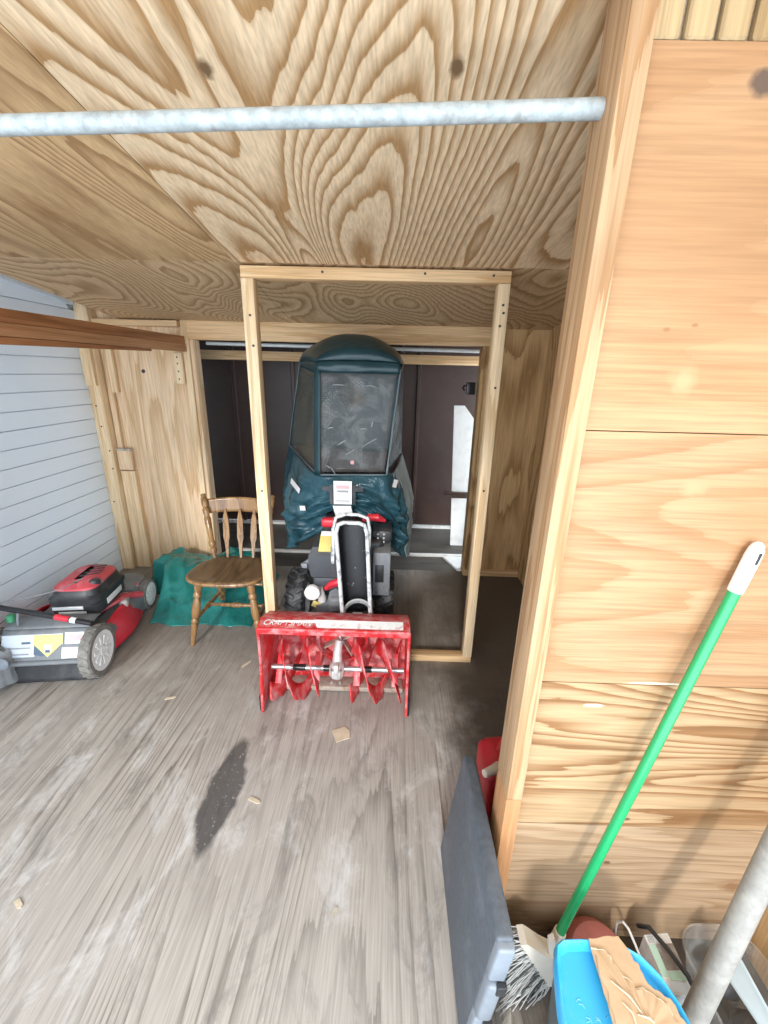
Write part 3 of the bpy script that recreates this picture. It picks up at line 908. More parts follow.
mb.tube([tp[0] + V((-.012, 0.0, -.12)), tp[0] + V((-.014, 0.01, 0.0)), tp[0] + V((-.002, .03, .05)), tp[0].lerp(tp[-1], .3) + V((0, .04, .064)), tp[0].lerp(tp[-1], .7) + V((0, .04, .064)), tp[-1] + V((.002, .03, .05)), tp[-1] + V((.012, .01, 0)), tp[-1] + V((.010, 0, -.09))], 0.008, 8)
mb.build('chute_rim', M['chute_rim'], sb)
mb = MB(); mb.box(tp[0] + V((-.016, .012, -.13)), (0.018, 0.04, 0.09), None, 0.006); mb.build('chute_hinge', M['chute_rim'], sb)
mb = MB()
cm = Matrix.Translation((-0.139, 1.795, 0.382)) @ Matrix.Rotation(R(28), 4, 'X')
mb.lathe([(0.060, -0.012), (0.072, -0.012), (0.074, 0.0), (0.070, 0.012), (0.060, 0.012)], 30, cm, True)
mb.build('chute_base_ring', M['chute_rim'], sb)
mb = MB(); mb.lathe([(0.0, -0.02), (0.078, -0.02), (0.085, -0.035), (0.0, -0.035)], 28, Matrix.Translation((-0.139, 1.815, 0.345))); mb.build('chute_base', M['dark_grey'], sb)
mb = MB(); mb.box((-0.139, 1.785, 0.378), (0.05, 0.012, 0.018), Euler((R(20), 0, 0)).to_matrix(), 0.004); mb.build('chute_bolt_plate', M['worn_white'], sb)
# engine and covers
mb = MB(); mb.b2((-0.375, 2.05, 0.30), (-0.02, 2.36, 0.66), 0.03, 3); mb.build('engine_block', M['black'], sb)
mb = MB(); mb.loft([[(-.402, 1.985, .47), (-.235, 1.985, .47), (-.235, 2.16, .47), (-.402, 2.16, .47)], [(-.412, 1.975, .54), (-.232, 1.975, .54), (-.232, 2.18, .54), (-.412, 2.18, .54)], [(-.410, 1.975, .595), (-.232, 1.975, .595), (-.232, 2.18, .595), (-.410, 2.18, .595)], [(-.392, 2.005, .632), (-.235, 2.005, .632), (-.235, 2.18, .632), (-.392, 2.18, .632)]])
mb.build('air_cleaner_cover', M['dark_grey'], sb, smooth=20)
mb = MB(); mb.b2((-0.385, 1.975, 0.415), (-0.235, 2.10, 0.468), 0.006); mb.build('heater_box', M['dark_grey'], sb)
mb = MB(); mb.b2((-0.075, 1.975, 0.375), (0.016, 2.17, 0.622), 0.006); mb.build('belt_cover', M['mid_grey'], sb)
mb = MB()
mb.box((-0.04, 1.973, 0.505), (0.045, 0.004, 0.10), None, 0.002); mb.build('grille_plate', M['black'], sb)
for k in range(3):
    mb = MB(); mb.lathe([(0, 0), (0.006, 0), (0.006, .008), (0, .008)], 8, Matrix.Translation((-0.055 + k * .03, 1.975, 0.41 + (k % 2) * .012)) @ Matrix.Rotation(R(90), 4, 'X')); mb.build('bolt', M['steel'], sb)
mb = MB()
mb.prism([(-.375, 1.955, .22), (-.215, 1.955, .22), (-.215, 1.955, .40), (-.245, 1.955, .40), (-.265, 1.955, .425), (-.30, 1.955, .40), (-.315, 1.955, .33), (-.375, 1.955, .315)], (0, 0.10, 0))
mb.box((-0.27, 1.95, 0.30), (0.07, 0.04, 0.15), None, 0.02, 3)
mb.build('auger_belt_cover', M['mid_grey'], sb, smooth=30)
mb = MB()
mb.tube([(-.322, 1.965, .412), (-.29, 1.955, .445), (-.25, 1.95, .462), (-.215, 1.95, .465)], [.012, .02, .022, .02], 10); mb.build('red_guard', M['red_clean'], sb)
mb = MB()
mb.lathe([(0, 0.0), (0.034, 0.0), (0.040, 0.008), (0.040, 0.03), (0.0, 0.03)], 26, Matrix.Translation((-0.388, 1.955, 0.405)) @ Matrix.Rotation(R(90), 4, 'X')); mb.build('oil_cap', M['white'], sb)
mb = MB(); mb.tube([(-.36, 1.985, .40), (-.345, 1.99, .34), (-.36, 1.99, .27)], .022, 12); mb.build('exhaust_guard', M['worn_white'], sb)
mb = MB(); mb.box((-.372, 1.965, .315), (.05, .006, .035), Euler((0, R(25), 0)).to_matrix(), .001); mb.build('warning_tag', M['yellow'], sb)
mb = MB(); mb.box((-.315, 1.99, .662), (.075, .10, .012), Euler((R(35), 0, 0)).to_matrix(), .002); mb.mi = 1; mb.box((-.315, 2.035, .695), (.07, .03, .012), Euler((R(35), 0, 0)).to_matrix(), .002); mb.build('instruction_label', [M['yellow'], M['paper']], sb)
mb = MB(); mb.box((-.315, 2.10, .738), (.085, .05, .05), None, .015, 3); mb.build('primer_cover', M['red_clean'], sb)
mb = MB(); mb.tube([(-.135, 2.13, .745), (-.10, 2.11, .768), (-.06, 2.11, .768), (-.02, 2.13, .745)], [.010, .020, .022, .010], 12); mb.build('recoil_cover', M['red_clean'], sb)
mb = MB(); mb.b2((-.36, 2.14, .655), (-.21, 2.30, .735), .02); mb.build('fuel_tank', M['black'], sb)
mb = MB(); mb.b2((-.085, 2.09, .625), (.02, 2.28, .70), .02); mb.build('muffler', M['black'], sb)
for i in range(3):
    for j in range(2):
        mb = MB(); mb.lathe([(0, 0), (.007, 0), (.006, .01), (0, .012)], 8, Matrix.Translation((-.055 + j * .032, 2.086, .64 + i * .022)) @ Matrix.Rotation(R(90), 4, 'X')); mb.build('muffler_bolt', M['steel'], sb)
mb = MB(); mb.tube([(-.452, 2.02, .52), (-.425, 2.0, .545), (-.40, 2.01, .56)], .012, 8); mb.box((-.432, 1.985, .535), (.03, .02, .028), None, .006); mb.build('choke_knob', M['mid_grey'], sb)
mb = MB(); mb.b2((-.30, 1.84, .12), (-.13, 2.2, .30), .02); mb.build('frame_tunnel', M['black'], sb)
mb = MB(); mb.tube([(-.57, 2.28, .175), (.02, 2.28, .175)], .014, 12); mb.build('axle', M['steel'], sb)
# handlebars under the cover
for x in (-.40, -.02):
    mb = MB(); mb.tube([(x, 2.30, .45), (x, 2.50, .85), (x, 2.60, .93), (x, 2.76, .95)], .014, 10); mb.build('handlebar', M['black_metal'], sb)
mb = MB(); mb.b2((-.42, 2.48, .84), (.0, 2.62, .90), .015); mb.build('control_panel', M['black'], sb)
def tyre(parent, c, r, w, lug=True):
    mt = Matrix.Translation(c) @ Matrix.Rotation(R(90), 4, 'Y')
    mb = MB()
    k = w / 2
    mb.lathe([(r * .52, -k * .8), (r * .70, -k), (r * .88, -k * .95), (r * .955, -k * .7), (r * .965, 0), (r * .955, k * .7), (r * .88, k * .95), (r * .70, k), (r * .52, k * .8)], 40, mt)
    if lug:
        n = 17
        for i in range(n):
            for s in (-1, 1):
                a = 2 * math.pi * (i + (0.25 if s > 0 else -.25)) / n
                rot = Matrix.Rotation(a, 4, 'X')
                mb2 = MB()
                mb2.box((s * k * .48, 0, r * .985), (k * 0.98, r * .13, r * .10), Euler((0, s * R(-8), s * R(28))).to_matrix(), r * .02, 1)
                bmesh.ops.transform(mb2.bm, matrix=Matrix.Translation(c) @ rot, verts=mb2.bm.verts)
                mb.merge(mb2.bm)
                mb3 = MB()
                mb3.box((s * k * .98, 0, r * .86), (k * .14, r * .12, r * .20), None, r * .02, 1)
                bmesh.ops.transform(mb3.bm, matrix=Matrix.Translation(c) @ rot, verts=mb3.bm.verts)
                mb.merge(mb3.bm)
    o = mb.build('tyre', M['rubber'], parent, smooth=30)
    mb = MB()
    mb.lathe([(0, -k * .55), (r * .35, -k * .55), (r * .54, -k * .85), (r * .54, k * .85), (r * .35, k * .55), (0, k * .55)], 28, mt)
    mb.build('rim', M['worn_white'], o)
tyre(sb, V((-0.535, 2.28, 0.175)), 0.175, 0.115)
tyre(sb, V((-0.015, 2.28, 0.175)), 0.175, 0.115)

# ------------------------------------------------------------------ snow cab (cloth cover with clear windows over the controls)
cab = thing('snow_cab', 'dark teal cloth snow cab with clear vinyl windows standing over the snowblower controls', 'snow cab', (-0.25, 2.55, 0.3))
FTL, FTR = V((-.408, 2.36, 1.520)), V((.040, 2.36, 1.520))
FBL, FBR = V((-.412, 2.31, .945)), V((-.020, 2.31, .955))
BTL, BTR = V((-.575, 2.72, 1.560)), V((.065, 2.72, 1.560))
BBL, BBR = V((-.665, 2.72, 1.040)), V((.075, 2.72, 1.000))
def bil(a, b, c, d, u, v):
    return a.lerp(b, u).lerp(d.lerp(c, u), v)
def panel(a, b, c, d, bulge=(0, 0, 0), wr=0.006, nu=18, nv=18, sd=0, u0=0, u1=1, v0=0, v1=1):
    """a top left, b top right, c bottom right, d bottom left"""
    mb = MB()
    bl = V(bulge)
    n = (b - a).cross(d - a).normalized()
    def f(u, v):
        u = u0 + (u1 - u0) * u
        v = v0 + (v1 - v0) * v
        p = bil(a, b, c, d, u, v)
        e = math.sin(math.pi * u) * math.sin(math.pi * v)
        return p + bl * e + n * wr * e * N3(p.x * 6 + sd, p.y * 6, p.z * 6)
    mb.grid(f, nu, nv)
    return mb
# front window with cloth border
def fp(u, v): return bil(FTL, FTR, FBR, FBL, u, v)
mb = panel(FTL, FTR, FBR, FBL, (0, -.012, 0), .012, sd=1, u0=.03, u1=.97, v0=.03, v1=.97)
mb.mi = 1
for u, v, du, dv in ((.20, .15, .14, .0), (.62, .15, .10, .01), (.15, .55, .07, -.01), (.58, .55, .08, .0), (.72, .53, .01, -.05), (.30, .70, .09, -.04), (.14, .90, .05, .03), (.20, .92, .06, .06), (.62, .72, .18, -.08), (.40, .80, .12, -.05)):
    p = fp(u, v) + V((0, -.0155, 0)); q2 = fp(u + du, v + dv) + V((0, -.0155, 0))
    mb.tube([p, p.lerp(q2, .5) + V((0, -.002, .002)), q2], [.0004, .0011, .0004], 5)
mb.mi = 2
mb.lathe([(0, 0), (.010, 0), (.010, .002), (0, .002)], 14, Matrix.Translation(fp(.50, .87) + V((0, -.016, 0))) @ Matrix.Rotation(R(90), 4, 'X'))
mb.build('front_window', [M['vinyl'], M['seam_pale'], M['pink']], cab, smooth=60, solid=0.002)
panel(FTL, BTL, BBL, FBL, (-.010, 0, 0), .014, sd=4, u0=.10, u1=.94, v0=.06, v1=.96).build('side_window', M['vinyl_side'], cab, smooth=60, solid=0.002)
panel(BTR, FTR, FBR, BBR, (.010, 0, 0), .014, sd=7).build('side_panel', M['teal'], cab, smooth=60, solid=0.002)
panel(BTL, BTR, BBR, BBL, (0, .01, 0), .010, sd=9).build('back_panel', M['teal_roof'], cab, smooth=60, solid=0.002)
def strip_between(a, b, wdt, mname, name, dirv, wr=.004):
    mb = MB()
    dv = V(dirv)
    mb.grid(lambda u, v: a.lerp(b, u) + dv * wdt * (v - .5) + V((0, -.004, 0)) + V((1, -1, 0)) * wr * N3(a.lerp(b, u).x * 9, a.lerp(b, u).z * 9, v), 16, 3)
    mb.build(name, M[mname], cab, smooth=60, solid=0.003)
strip_between(FTL + V((.002, -.004, 0)), FBL + V((.0, -.006, 0)), .046, 'teal_roof', 'corner_binding', (.75, -.35, 0))
strip_between(FTR, FBR, .008, 'seam', 'corner_binding', (1, -.2, 0))
strip_between(FBL, FBR, .009, 'seam', 'seam_tape', (0, 0, 1))
strip_between(BTL, BBL, .010, 'seam', 'seam_tape', (0.4, -1, 0))
strip_between(FBL, BBL, .009, 'seam', 'seam_tape', (0, 0, 1))
# arched roof and front valance
def roof(u, v):
    # u left to right, v front to back
    l = (FTL + V((0, 0, .03))).lerp(BTL, v)
    r = (FTR + V((0, 0, .03))).lerp(BTR, v)
    p = l.lerp(r, u)
    hgt = 0.050 + 0.105 * math.sin(math.pi * min(1, v * 0.62 + 0.02))
    p.z += hgt * (math.sin(math.pi * u) ** 0.55) * (1 if v > 0 else 0.25)
    p.z += 0.006 * N3(p.x * 7, p.y * 7, 3)
    return p
mb = MB(); mb.grid(roof, 26, 16); mb.build('roof', M['teal_roof'], cab, smooth=60, solid=0.003)
def valance(u, v):
    p = roof(u, 0.0).lerp(fp(u, .04) + V((0, -.008, 0)), v)
    p.y -= 0.012 * math.sin(math.pi * v) + 0.006 * N3(p.x * 14, v * 2, 5)
    return p
mb = MB(); mb.grid(valance, 28, 6); mb.build('valance', M['teal_roof'], cab, smooth=60, solid=0.003)
mb = MB(); mb.grid(lambda u, v: roof(0, u).lerp(FTL.lerp(BTL, u) + V((-.004, 0, -.03)), v), 8, 3); mb.build('side_valance', M['teal_roof'], cab, smooth=60, solid=0.003)
# skirt draped over the handlebars
def contour(v):
    tpc = [BBR + V((0, 0, .01)), V((.045, 2.50, .97)), FBR + V((.0, -.004, 0)), V((-.21, 2.295, .95)), FBL + V((0, -.004, 0)), V((-.56, 2.52, 1.0)), BBL]
    btc = [V((.150, 2.66, .36)), V((.135, 2.50, .37)), V((.03, 2.36, .47)), V((-.20, 2.27, .715)), V((-.50, 2.36, .52)), V((-.66, 2.52, .40)), V((-.675, 2.80, .40))]
    out = []
    for a, b in zip(tpc, btc):
        p = a.lerp(b, v)
        # belly outwards below the waist
        bl = math.sin(math.pi * min(1, v * 1.1)) * .05
        d = V((p.x + .26, p.y - 2.6, 0))
        if d.length > 0: d.normalize()
        out.append(p + d * bl)
    return out
def cr(pts, t):
    n = len(pts) - 1
    t = max(0.0, min(.99999, t)) * n
    i = int(t); f = t - i
    p0, p1, p2, p3 = pts[max(i - 1, 0)], pts[i], pts[min(i + 1, n)], pts[min(i + 2, n)]
    return 0.5 * ((2 * p1) + (p2 - p0) * f + (2 * p0 - 5 * p1 + 4 * p2 - p3) * f * f + (3 * p1 - p0 - 3 * p2 + p3) * f ** 3)
def skirt(u, v, off=0.0):
    p = cr(contour(v), u)
    d = V((p.x + .26, p.y - 2.6, 0)).normalized()
    w = min(1, v * 2.2) * (min(1, max(.22, (u - .16) / .12))) * (1 - .55 * max(0, min(1, (u - .74) / .1)))
    # folds radiating from the window corners
    ridge = lambda q: 1 - abs(2 * (q % 1) - 1)
    f1 = ridge(u * 7 + 2.2 * N3(u * 3, v * 2.0, 1.3) + v * .9) ** 2
    f2 = abs(N3(u * 13, v * 4.5, 4.0))
    f3 = abs(N3(u * 8 + v * 6, v * 8 - u * 5, 8.0))
    return p + d * (w * (.042 * f1 + .062 * f2 + .044 * f3 - .042) + off)
mb = MB(); mb.grid(lambda u, v: skirt(u * .0 + .21 + .79 * u, v), 110, 60); mb.build('skirt', M['teal'], cab, smooth=70, solid=0.002)
mb = MB(); mb.grid(lambda u, v: skirt(.21 * u, v), 30, 40); mb.build('side_flap', M['teal_faded'], cab, smooth=70, solid=0.002)
# label, straps and reflective patches
def patch(u, v, wdt, hgt, rot, mat, name, off=.012, par=None):
    p = skirt(u, v)
    d = V((p.x + .26, p.y - 2.6, 0)).normalized()
    q = d.to_track_quat('Z', 'Y').to_matrix().to_4x4()
    mb = MB()
    mt = Matrix.Translation(p + d * off) @ q @ Matrix.Rotation(R(rot), 4, 'Z')
    pts = [mt @ V((sx * wdt / 2, sy * hgt / 2, 0)) for sx, sy in ((-1, -1), (1, -1), (1, 1), (-1, 1))]
    mb.prism(pts, d * .002)
    return mb.build(name, mat, par or cab), mt
tgo, mt = patch(.535, .27, .098, .130, 0, M['paper'], 'care_label', .052)
tgo['label'] = 'white label with faded red print'
for k, (yy, hh, ww, mm) in enumerate(((.032, .020, .07, 'pink'), (.008, .012, .06, 'print'), (-.046, .006, .07, 'print'))):
    mb = MB()
    mb.prism([mt @ V((sx * ww / 2, yy + sy * hh / 2, .0022)) for sx, sy in ((-1, -1), (1, -1), (1, 1), (-1, 1))], (0, -.0006, 0))
    mb.build('print_line', M[mm], tgo)
for sx in (-1, 1):
    mb = MB()
    mb.prism([mt @ V((sx * .062 + a * .008, b * .055 - .01, -.002)) for a, b in ((-1, -1), (1, -1), (1, 1), (-1, 1))], (0, -.004, 0))
    mb.prism([mt @ V((sx * .085 + a * .025, b * .012 + .02, -.004)) for a, b in ((-1, -1), (1, -1), (1, 1), (-1, 1))], (0, -.004, 0))
    mb.build('buckle', M['black'], cab)
mt0 = mt
mb = MB()
mb.prism([mt @ V(p) for p in ((-.055, -.075, -.002), (.045, -.073, -.002), (.055, -.12, .004), (.0, -.115, .012), (-.035, -.150, .004))], (0, -.004, 0))
mb.build('label_flap', M['grey_pipe'], cab)
patch(.735, .19, .105, .035, -25, M['paper'], 'reflective_strip', .028)
patch(.685, .46, .05, .028, 12, M['paper'], 'reflective_strip', .030)
patch(.30, .10, .032, .045, -18, M['paper'], 'reflective_strip', .022)
# ------------------------------------------------------------------ lawn mower (own frame: x across the back axle, y forward)
LX, LY, LROT = -1.692, 1.735, R(7.8)
mw = thing('lawn_mower', 'red and grey push lawn mower with a white back wheel standing by the white siding', 'lawn mower', (LX, LY, 0), LROT, local=True)
def mower_wheel(x, y, r, wd):
    mt = Matrix.Translation((x, y, r)) @ Matrix.Rotation(R(90), 4, 'Y')
    k = wd / 2
    mb = MB()
    mb.lathe([(r * .74, -k), (r * .92, -k), (r * .98, -k * .8), (r, -k * .4), (r * .985, 0), (r, k * .4), (r * .98, k * .8), (r * .92, k), (r * .74, k)], 44, mt)
    for i in range(40):
        a = 2 * math.pi * i / 40
        t = MB(); t.box((0, 0, r * 0.995), (wd * .85, r * .055, r * .035), Euler((0, 0, R(25 if i % 2 else -25))).to_matrix())
        bmesh.ops.transform(t.bm, matrix=Matrix.Translation((x, y, r)) @ Matrix.Rotation(a, 4, 'X'), verts=t.bm.verts)
        mb.merge(t.bm)
    wo = mb.build('wheel', M['grey_rubber'], mw, smooth=30)
    LOCALS[wo.name] = True
    mb = MB()
    s = 1
    mb.lathe([(0, k * 1.0), (r * .14, k * 1.1), (r * .18, k * .98), (r * .58, k * .90), (r * .66, k * .98), (r * .76, k * 1.02), (r * .77, -k), (0, -k)], 40, mt)
    for i in range(10):
        a = 2 * math.pi * i / 10
        t = MB(); t.box((k * .92, 0, r * .40), (k * .20, r * .16, r * .34), None, r * .02, 1)
        bmesh.ops.transform(t.bm, matrix=Matrix.Translation((x, y, r)) @ Matrix.Rotation(a, 4, 'X'), verts=t.bm.verts)
        mb.merge(t.bm)
    mb.build('hub', M['white'], wo, smooth=30)
mower_wheel(.235, 0.0, .132, .055)
mower_wheel(-.235, 0.0, .132, .055)
mower_wheel(.215, .64, .098, .05)
mower_wheel(-.215, .64, .098, .05)
mb = MB()
deck = [rrect(-.235 + s, .235 - s, -.03 + s, .70 - s, .13, 6) for s in (0, 0, .02, .05)]
mb.loft([[(x, y, z) for x, y in d] for d, z in zip(deck, (.045, .135, .165, .18))])
mb.build('deck', M['mower_grey'], mw, smooth=40)
for sx in (1, -1):
    mb = MB()
    def sh(u, v, sx=sx):
        y = .10 + .43 * u
        hh = .215 - .10 * (2 * u - 1) ** 2 - .03 * u
        z = .035 + (hh - .035) * v
        return (sx * (.225 + .035 * math.sin(math.pi * u) - .05 * v * v), y, z)
    mb.grid(sh, 18, 8)
    mb.build('side_cover', M['red_clean'], mw, smooth=60, solid=0.006)
mb = MB()
mb.loft([[(x, y, z) for x, y in rrect(-.20, .20, .50, .72, .06, 4)] for z in (.14, .20)] + [[(x, y, .225) for x, y in rrect(-.17, .17, .52, .69, .05, 4)]])
mb.build('front_cover', M['mower_grey'], mw, smooth=40)
for pa, pb in (((-.17, .44, .2), (.20, .58, .19)), ((.12, .30, .2), (.24, .52, .16))):
    mb = MB(); mb.tube([pa, V(pa).lerp(V(pb), .5) + V((0, 0, .03)), pb], .018, 10); mb.build('red_strut', M['red_dusty'], mw)
mb = MB(); mb.box((.195, .40, .19), (.05, .12, .05), Euler((0, 0, R(20))).to_matrix(), .015, 3); mb.build('carburettor', M['gear'], mw)
mb = MB(); mb.tube([(.13, .26, .20), (.20, .33, .225), (.215, .43, .21)], .012, 8); mb.build('fuel_line', M['red_dusty'], mw)
# engine
eo = [(.0, .315), (.0, .365), (.008, .37), (.012, .40), (.0, .405)]
def eng_ring(inset, z, tilt=0.0):
    return [(x + .06, y, z - .04) for x, y in rrect(-.125 + inset, .130 - inset, .16 + inset, .49 - inset, .06, 6)]
mb = MB()
mb.loft([eng_ring(.05, .175), eng_ring(.045, .265), eng_ring(.008, .275), eng_ring(.0, .285), eng_ring(.0, .335), eng_ring(.004, .340), eng_ring(-.006, .345), eng_ring(-.006, .370), eng_ring(.010, .385), eng_ring(.018, .415), eng_ring(.045, .435), eng_ring(.07, .440)])
sh_o = mb.build('engine_shroud', M['black'], mw, smooth=35)
mb = MB()
mb.loft([eng_ring(.016, .402), eng_ring(.020, .425), eng_ring(.05, .447), eng_ring(.085, .452)])
mb.mi = 1
for k in range(4):
    mb.box((.10 + .0 * k, .30 + .035 * k, .4125), (.10 - .012 * k, .012, .004), Euler((0, 0, R(25))).to_matrix(), .001)
mb.build('engine_top', [M['red_dusty'], M['black']], mw, smooth=40)
mb = MB(); mb.lathe([(0, 0), (.032, 0), (.034, .012), (.026, .03), (0, .034)], 20, Matrix.Translation((.14, .25, .375))); mb.build('fuel_cap', M['black'], mw)
mb = MB(); mb.lathe([(0, 0), (.02, 0), (.02, .03), (.014, .036), (0, .036)], 16, Matrix.Translation((-.165, .06, .285))); mb.build('oil_filler_cap', M['green_cap'], mw)
mb = MB(); mb.tube([(-.165, .10, .20), (-.165, .06, .285)], .015, 10); mb.build('oil_filler_tube', M['black'], mw)
mb = MB(); mb.box((-.10, .07, .245), (.13, .10, .06), None, .025, 3); mb.build('recoil_housing', M['red_dusty'], mw)
for x0, x1, z0, z1, nm in ((-.10, .05, .318, .336, 0), (-.075, .06, .289, .305, 1)):
    mb = MB(); mb.b2((x0 + .065, .154 if nm == 0 else .156, z0 - .04), (x1 + .065, .161, z1 - .04), .001); mb.build('engine_label', M['paper'], mw)
mb = MB(); mb.box((.194, .32, .277), (.004, .16, .032), None, .001); mb.build('engine_label', M['paper'], mw)
# back door with labels, hanging flap
def door_pt(x, t, off=0.0):
    a = V((x + .03, -.060, .105)); b = V((x + .03, .010, .262))
    n = V((0, -.157, .08)).normalized()
    return a.lerp(b, t) + n * off
mb = MB()
mb.grid(lambda u, v: door_pt(-.205 + .40 * u, v) + V((0, .012 * math.sin(u * math.pi) * 0, 0)), 10, 6)
mb.grid(lambda u, v: V((-.175 + .40 * u, .010 + .10 * v, .262 + .018 * math.sin(v * 2.4))), 10, 6)
dr = mb.build('rear_door', M['mower_grey'], mw, smooth=40, solid=0.006)
LOCALS[dr.name] = True
def lab(x0, x1, t0, t1, mt, name='warning_label', off=.0075, poly=None):
    mb = MB()
    pts = poly or ((x0, t0), (x1, t0), (x1, t1), (x0, t1))
    n = V((0, -.157, .08)).normalized()
    mb.prism([door_pt(x, t, off) for x, t in pts], n * .0008)
    return mb.build(name, M[mt], dr)
M['label_blue'] = plain('pale blue grey label', (0.60, 0.66, 0.73), 0.5, var=0.05)
lab(-.205, -.055, .24, .86, 'label_blue')
lab(-.19, -.075, .47, .51, 'print', 'print_line', .0086)
lab(-.20, -.08, .30, .34, 'print', 'print_line', .0086)
lab(-.115, -.075, .60, .66, 'navy', 'print_line', .0086)
lab(-.06, .07, .56, .86, 'label_blue')
lab(0, 0, 0, 0, 'navy', 'warning_label', .0084, [(-.058, .62), (-.058, .30), (-.02, .24), (.0, .30)])
lab(0, 0, 0, 0, 'yellow', 'warning_label', .0092, [(-.060, .84), (-.060, .58), (.005, .22), (.072, .60), (.072, .84)])
lab(-.012, .022, .36, .56, 'paper', 'print_line', .0101)
lab(-.006, .016, .34, .42, 'navy', 'print_line', .0106)
lab(.080, .172, .56, .88, 'paper')
lab(.092, .160, .64, .82, 'pink', 'print_line', .0086)
lab(.068, .165, .16, .46, 'paper')
mb = MB(); mb.grid(lambda u, v: V((-.235 + .47 * u + .015 * (1 - v) * (2 * u - 1), -.040 - .025 * (1 - v), .012 + .105 * v + .003 * N3(u * 8, v * 3, 2))), 20, 6)
mb.build('trailing_flap', M['black'], mw, smooth=60, solid=0.006)
mb = MB(); mb.tube([(-.19, -.062, .118), (.21, -.062, .118)], .012, 10); mb.build('door_rod', M['mower_grey'], mw)
# folded handle bar, label, knob and cables
mb = MB(); mb.tube([(.25, -.02, .300), (.04, .01, .338), (-.20, .04, .377)], .0135, 12); hb = mb.build('handle_bar', M['black_metal'], mw)
LOCALS[hb.name] = True
for k, (u0, u1, mt) in enumerate(((.02, .045, 'paper'), (.052, .115, 'red_clean'))):
    mb = MB(); mb.tube([V((.25, -.02, .300)).lerp(V((.04, .01, .338)), .25 + u0 * 5), V((.25, -.02, .300)).lerp(V((.04, .01, .338)), .25 + u1 * 5)], .0145, 12); mb.build('handle_label', M[mt], hb)
mb = MB(); mb.tube([(-.19, .04, .372), (-.215, .035, .390), (-.26, .02, .36), (-.31, .0, .33)], .011, 10); mb.build('handle_end', M['steel'], hb)
mb = MB(); mb.tube([(-.205, .035, .398), (-.05, .08, .405), (.06, .11, .425), (.12, .2, .44)], .0025, 6); mb.build('control_cable', M['mid_grey'], mw)
mb = MB(); mb.tube([(-.17, .06, .31), (-.25, -.02, .25), (-.32, -.06, .20)], .0028, 6); mb.build('control_cable', M['black'], mw)
mb = MB(); mb.tube([(-.10, .03, .355), (-.105, .02, .32), (-.11, .02, .285)], .007, 8); mb.build('bag_hook', M['mower_grey'], mw)

# ------------------------------------------------------------------ grass bag at the far left
def lump(name, m, cx, cy, rx, ry, h, seed, label, cat, amp=.35, nu=56, nv=28, sol=0.0, base=0.0, fine=1.0):
    mb = MB()
    def f(u, v):
        a = 2 * math.pi * u
        ph = v * math.pi / 2
        d = V((math.cos(a) * math.cos(ph), math.sin(a) * math.cos(ph), math.sin(ph)))
        k = 1 + amp * (N3(d.x * 1.7 + seed, d.y * 1.7, d.z * 1.7) + .5 * abs(N3(d.x * 4 + seed, d.y * 4, d.z * 4)) + .25 * fine * abs(N3(d.x * 9 + seed, d.y * 9, d.z * 9)))
        x, y, z = d.x * rx * k, d.y * ry * k, max(0.0, d.z) * h * k
        return (cx + x, cy + y, base + z)
    mb.grid(f, nu, nv, wrap=True)
    o = mb.build(name, m, None, smooth=70)
    return tag(o, label, cat)
mb = MB()
def bagf(u, v):
    a = 2 * math.pi * u
    ph = v * math.pi / 2
    d = V((math.cos(a) * math.cos(ph), math.sin(a) * math.cos(ph), math.sin(ph)))
    k = 1 + .22 * N3(d.x * 2.2, d.y * 2.2, d.z * 2.2 + 4) + .16 * abs(N3(d.x * 6, d.y * 6, d.z * 3))
    return (-.245 + d.x * .135 * k, -.055 + d.y * .085 * k, .03 + d.z * .235 * k)
mb.grid(bagf, 48, 20, wrap=True)
mb.build('grass_bag', M['mesh'], mw, smooth=70)
mb = MB(); mb.lathe([(0, 0), (.026, 0), (.028, .008), (.018, .016), (0, .016)], 18, Matrix.Translation((-.125, -.105, .155)) @ Matrix.Rotation(R(80), 4, 'X')); mb.build('bag_clip', M['case_l'], mw)
# ------------------------------------------------------------------ green tarp crumpled in the corner
mb = MB()
def tarp(u, v):
    x = -1.68 + .85 * u
    y0 = 2.20 + .36 * max(0.0, min(1.0, (-1.46 - x) / .08))
    y = y0 + (2.90 - y0) * v
    e = min(1, u * 14, (1 - u) * 5) * min(1, v * 5, (1 - v) * 8 + .25)
    q = max(0.0, min(1.0, (y - 2.28) / .42))
    q = q * q * (3 - 2 * q)
    hgt = .03 + (.15 + .05 * N3(x * 4, 1.0, 2.0)) * q + .07 * math.exp(-((x + 1.44) / .14) ** 2 - ((y - 2.55) / .15) ** 2)
    r1 = 1 - abs(N3(x * 4.5, y * 4.5 + x * 3, 1.7)) * 2
    r2 = 1 - abs(N3(x * 10 - y * 4, y * 9, 4.1)) * 2
    r3 = N3(x * 22, y * 22, 7.7)
    z = e * (hgt + .030 * r1 + .016 * r2 + .003 * r3) + .004
    yy = y + .03 * N3(x * 5, 2.2, 9) + .02 * N3(x * 14, 1.2, 9)
    xx = x + .02 * N3(3.3, y * 7, 5)
    return (xx, yy, max(.003, z))
mb.grid(tarp, 100, 80)
tag(mb.build('tarp', M['tarp'], None, smooth=75, solid=0.001), 'crumpled shiny green plastic tarp on the floor behind the wooden chair', 'tarp')

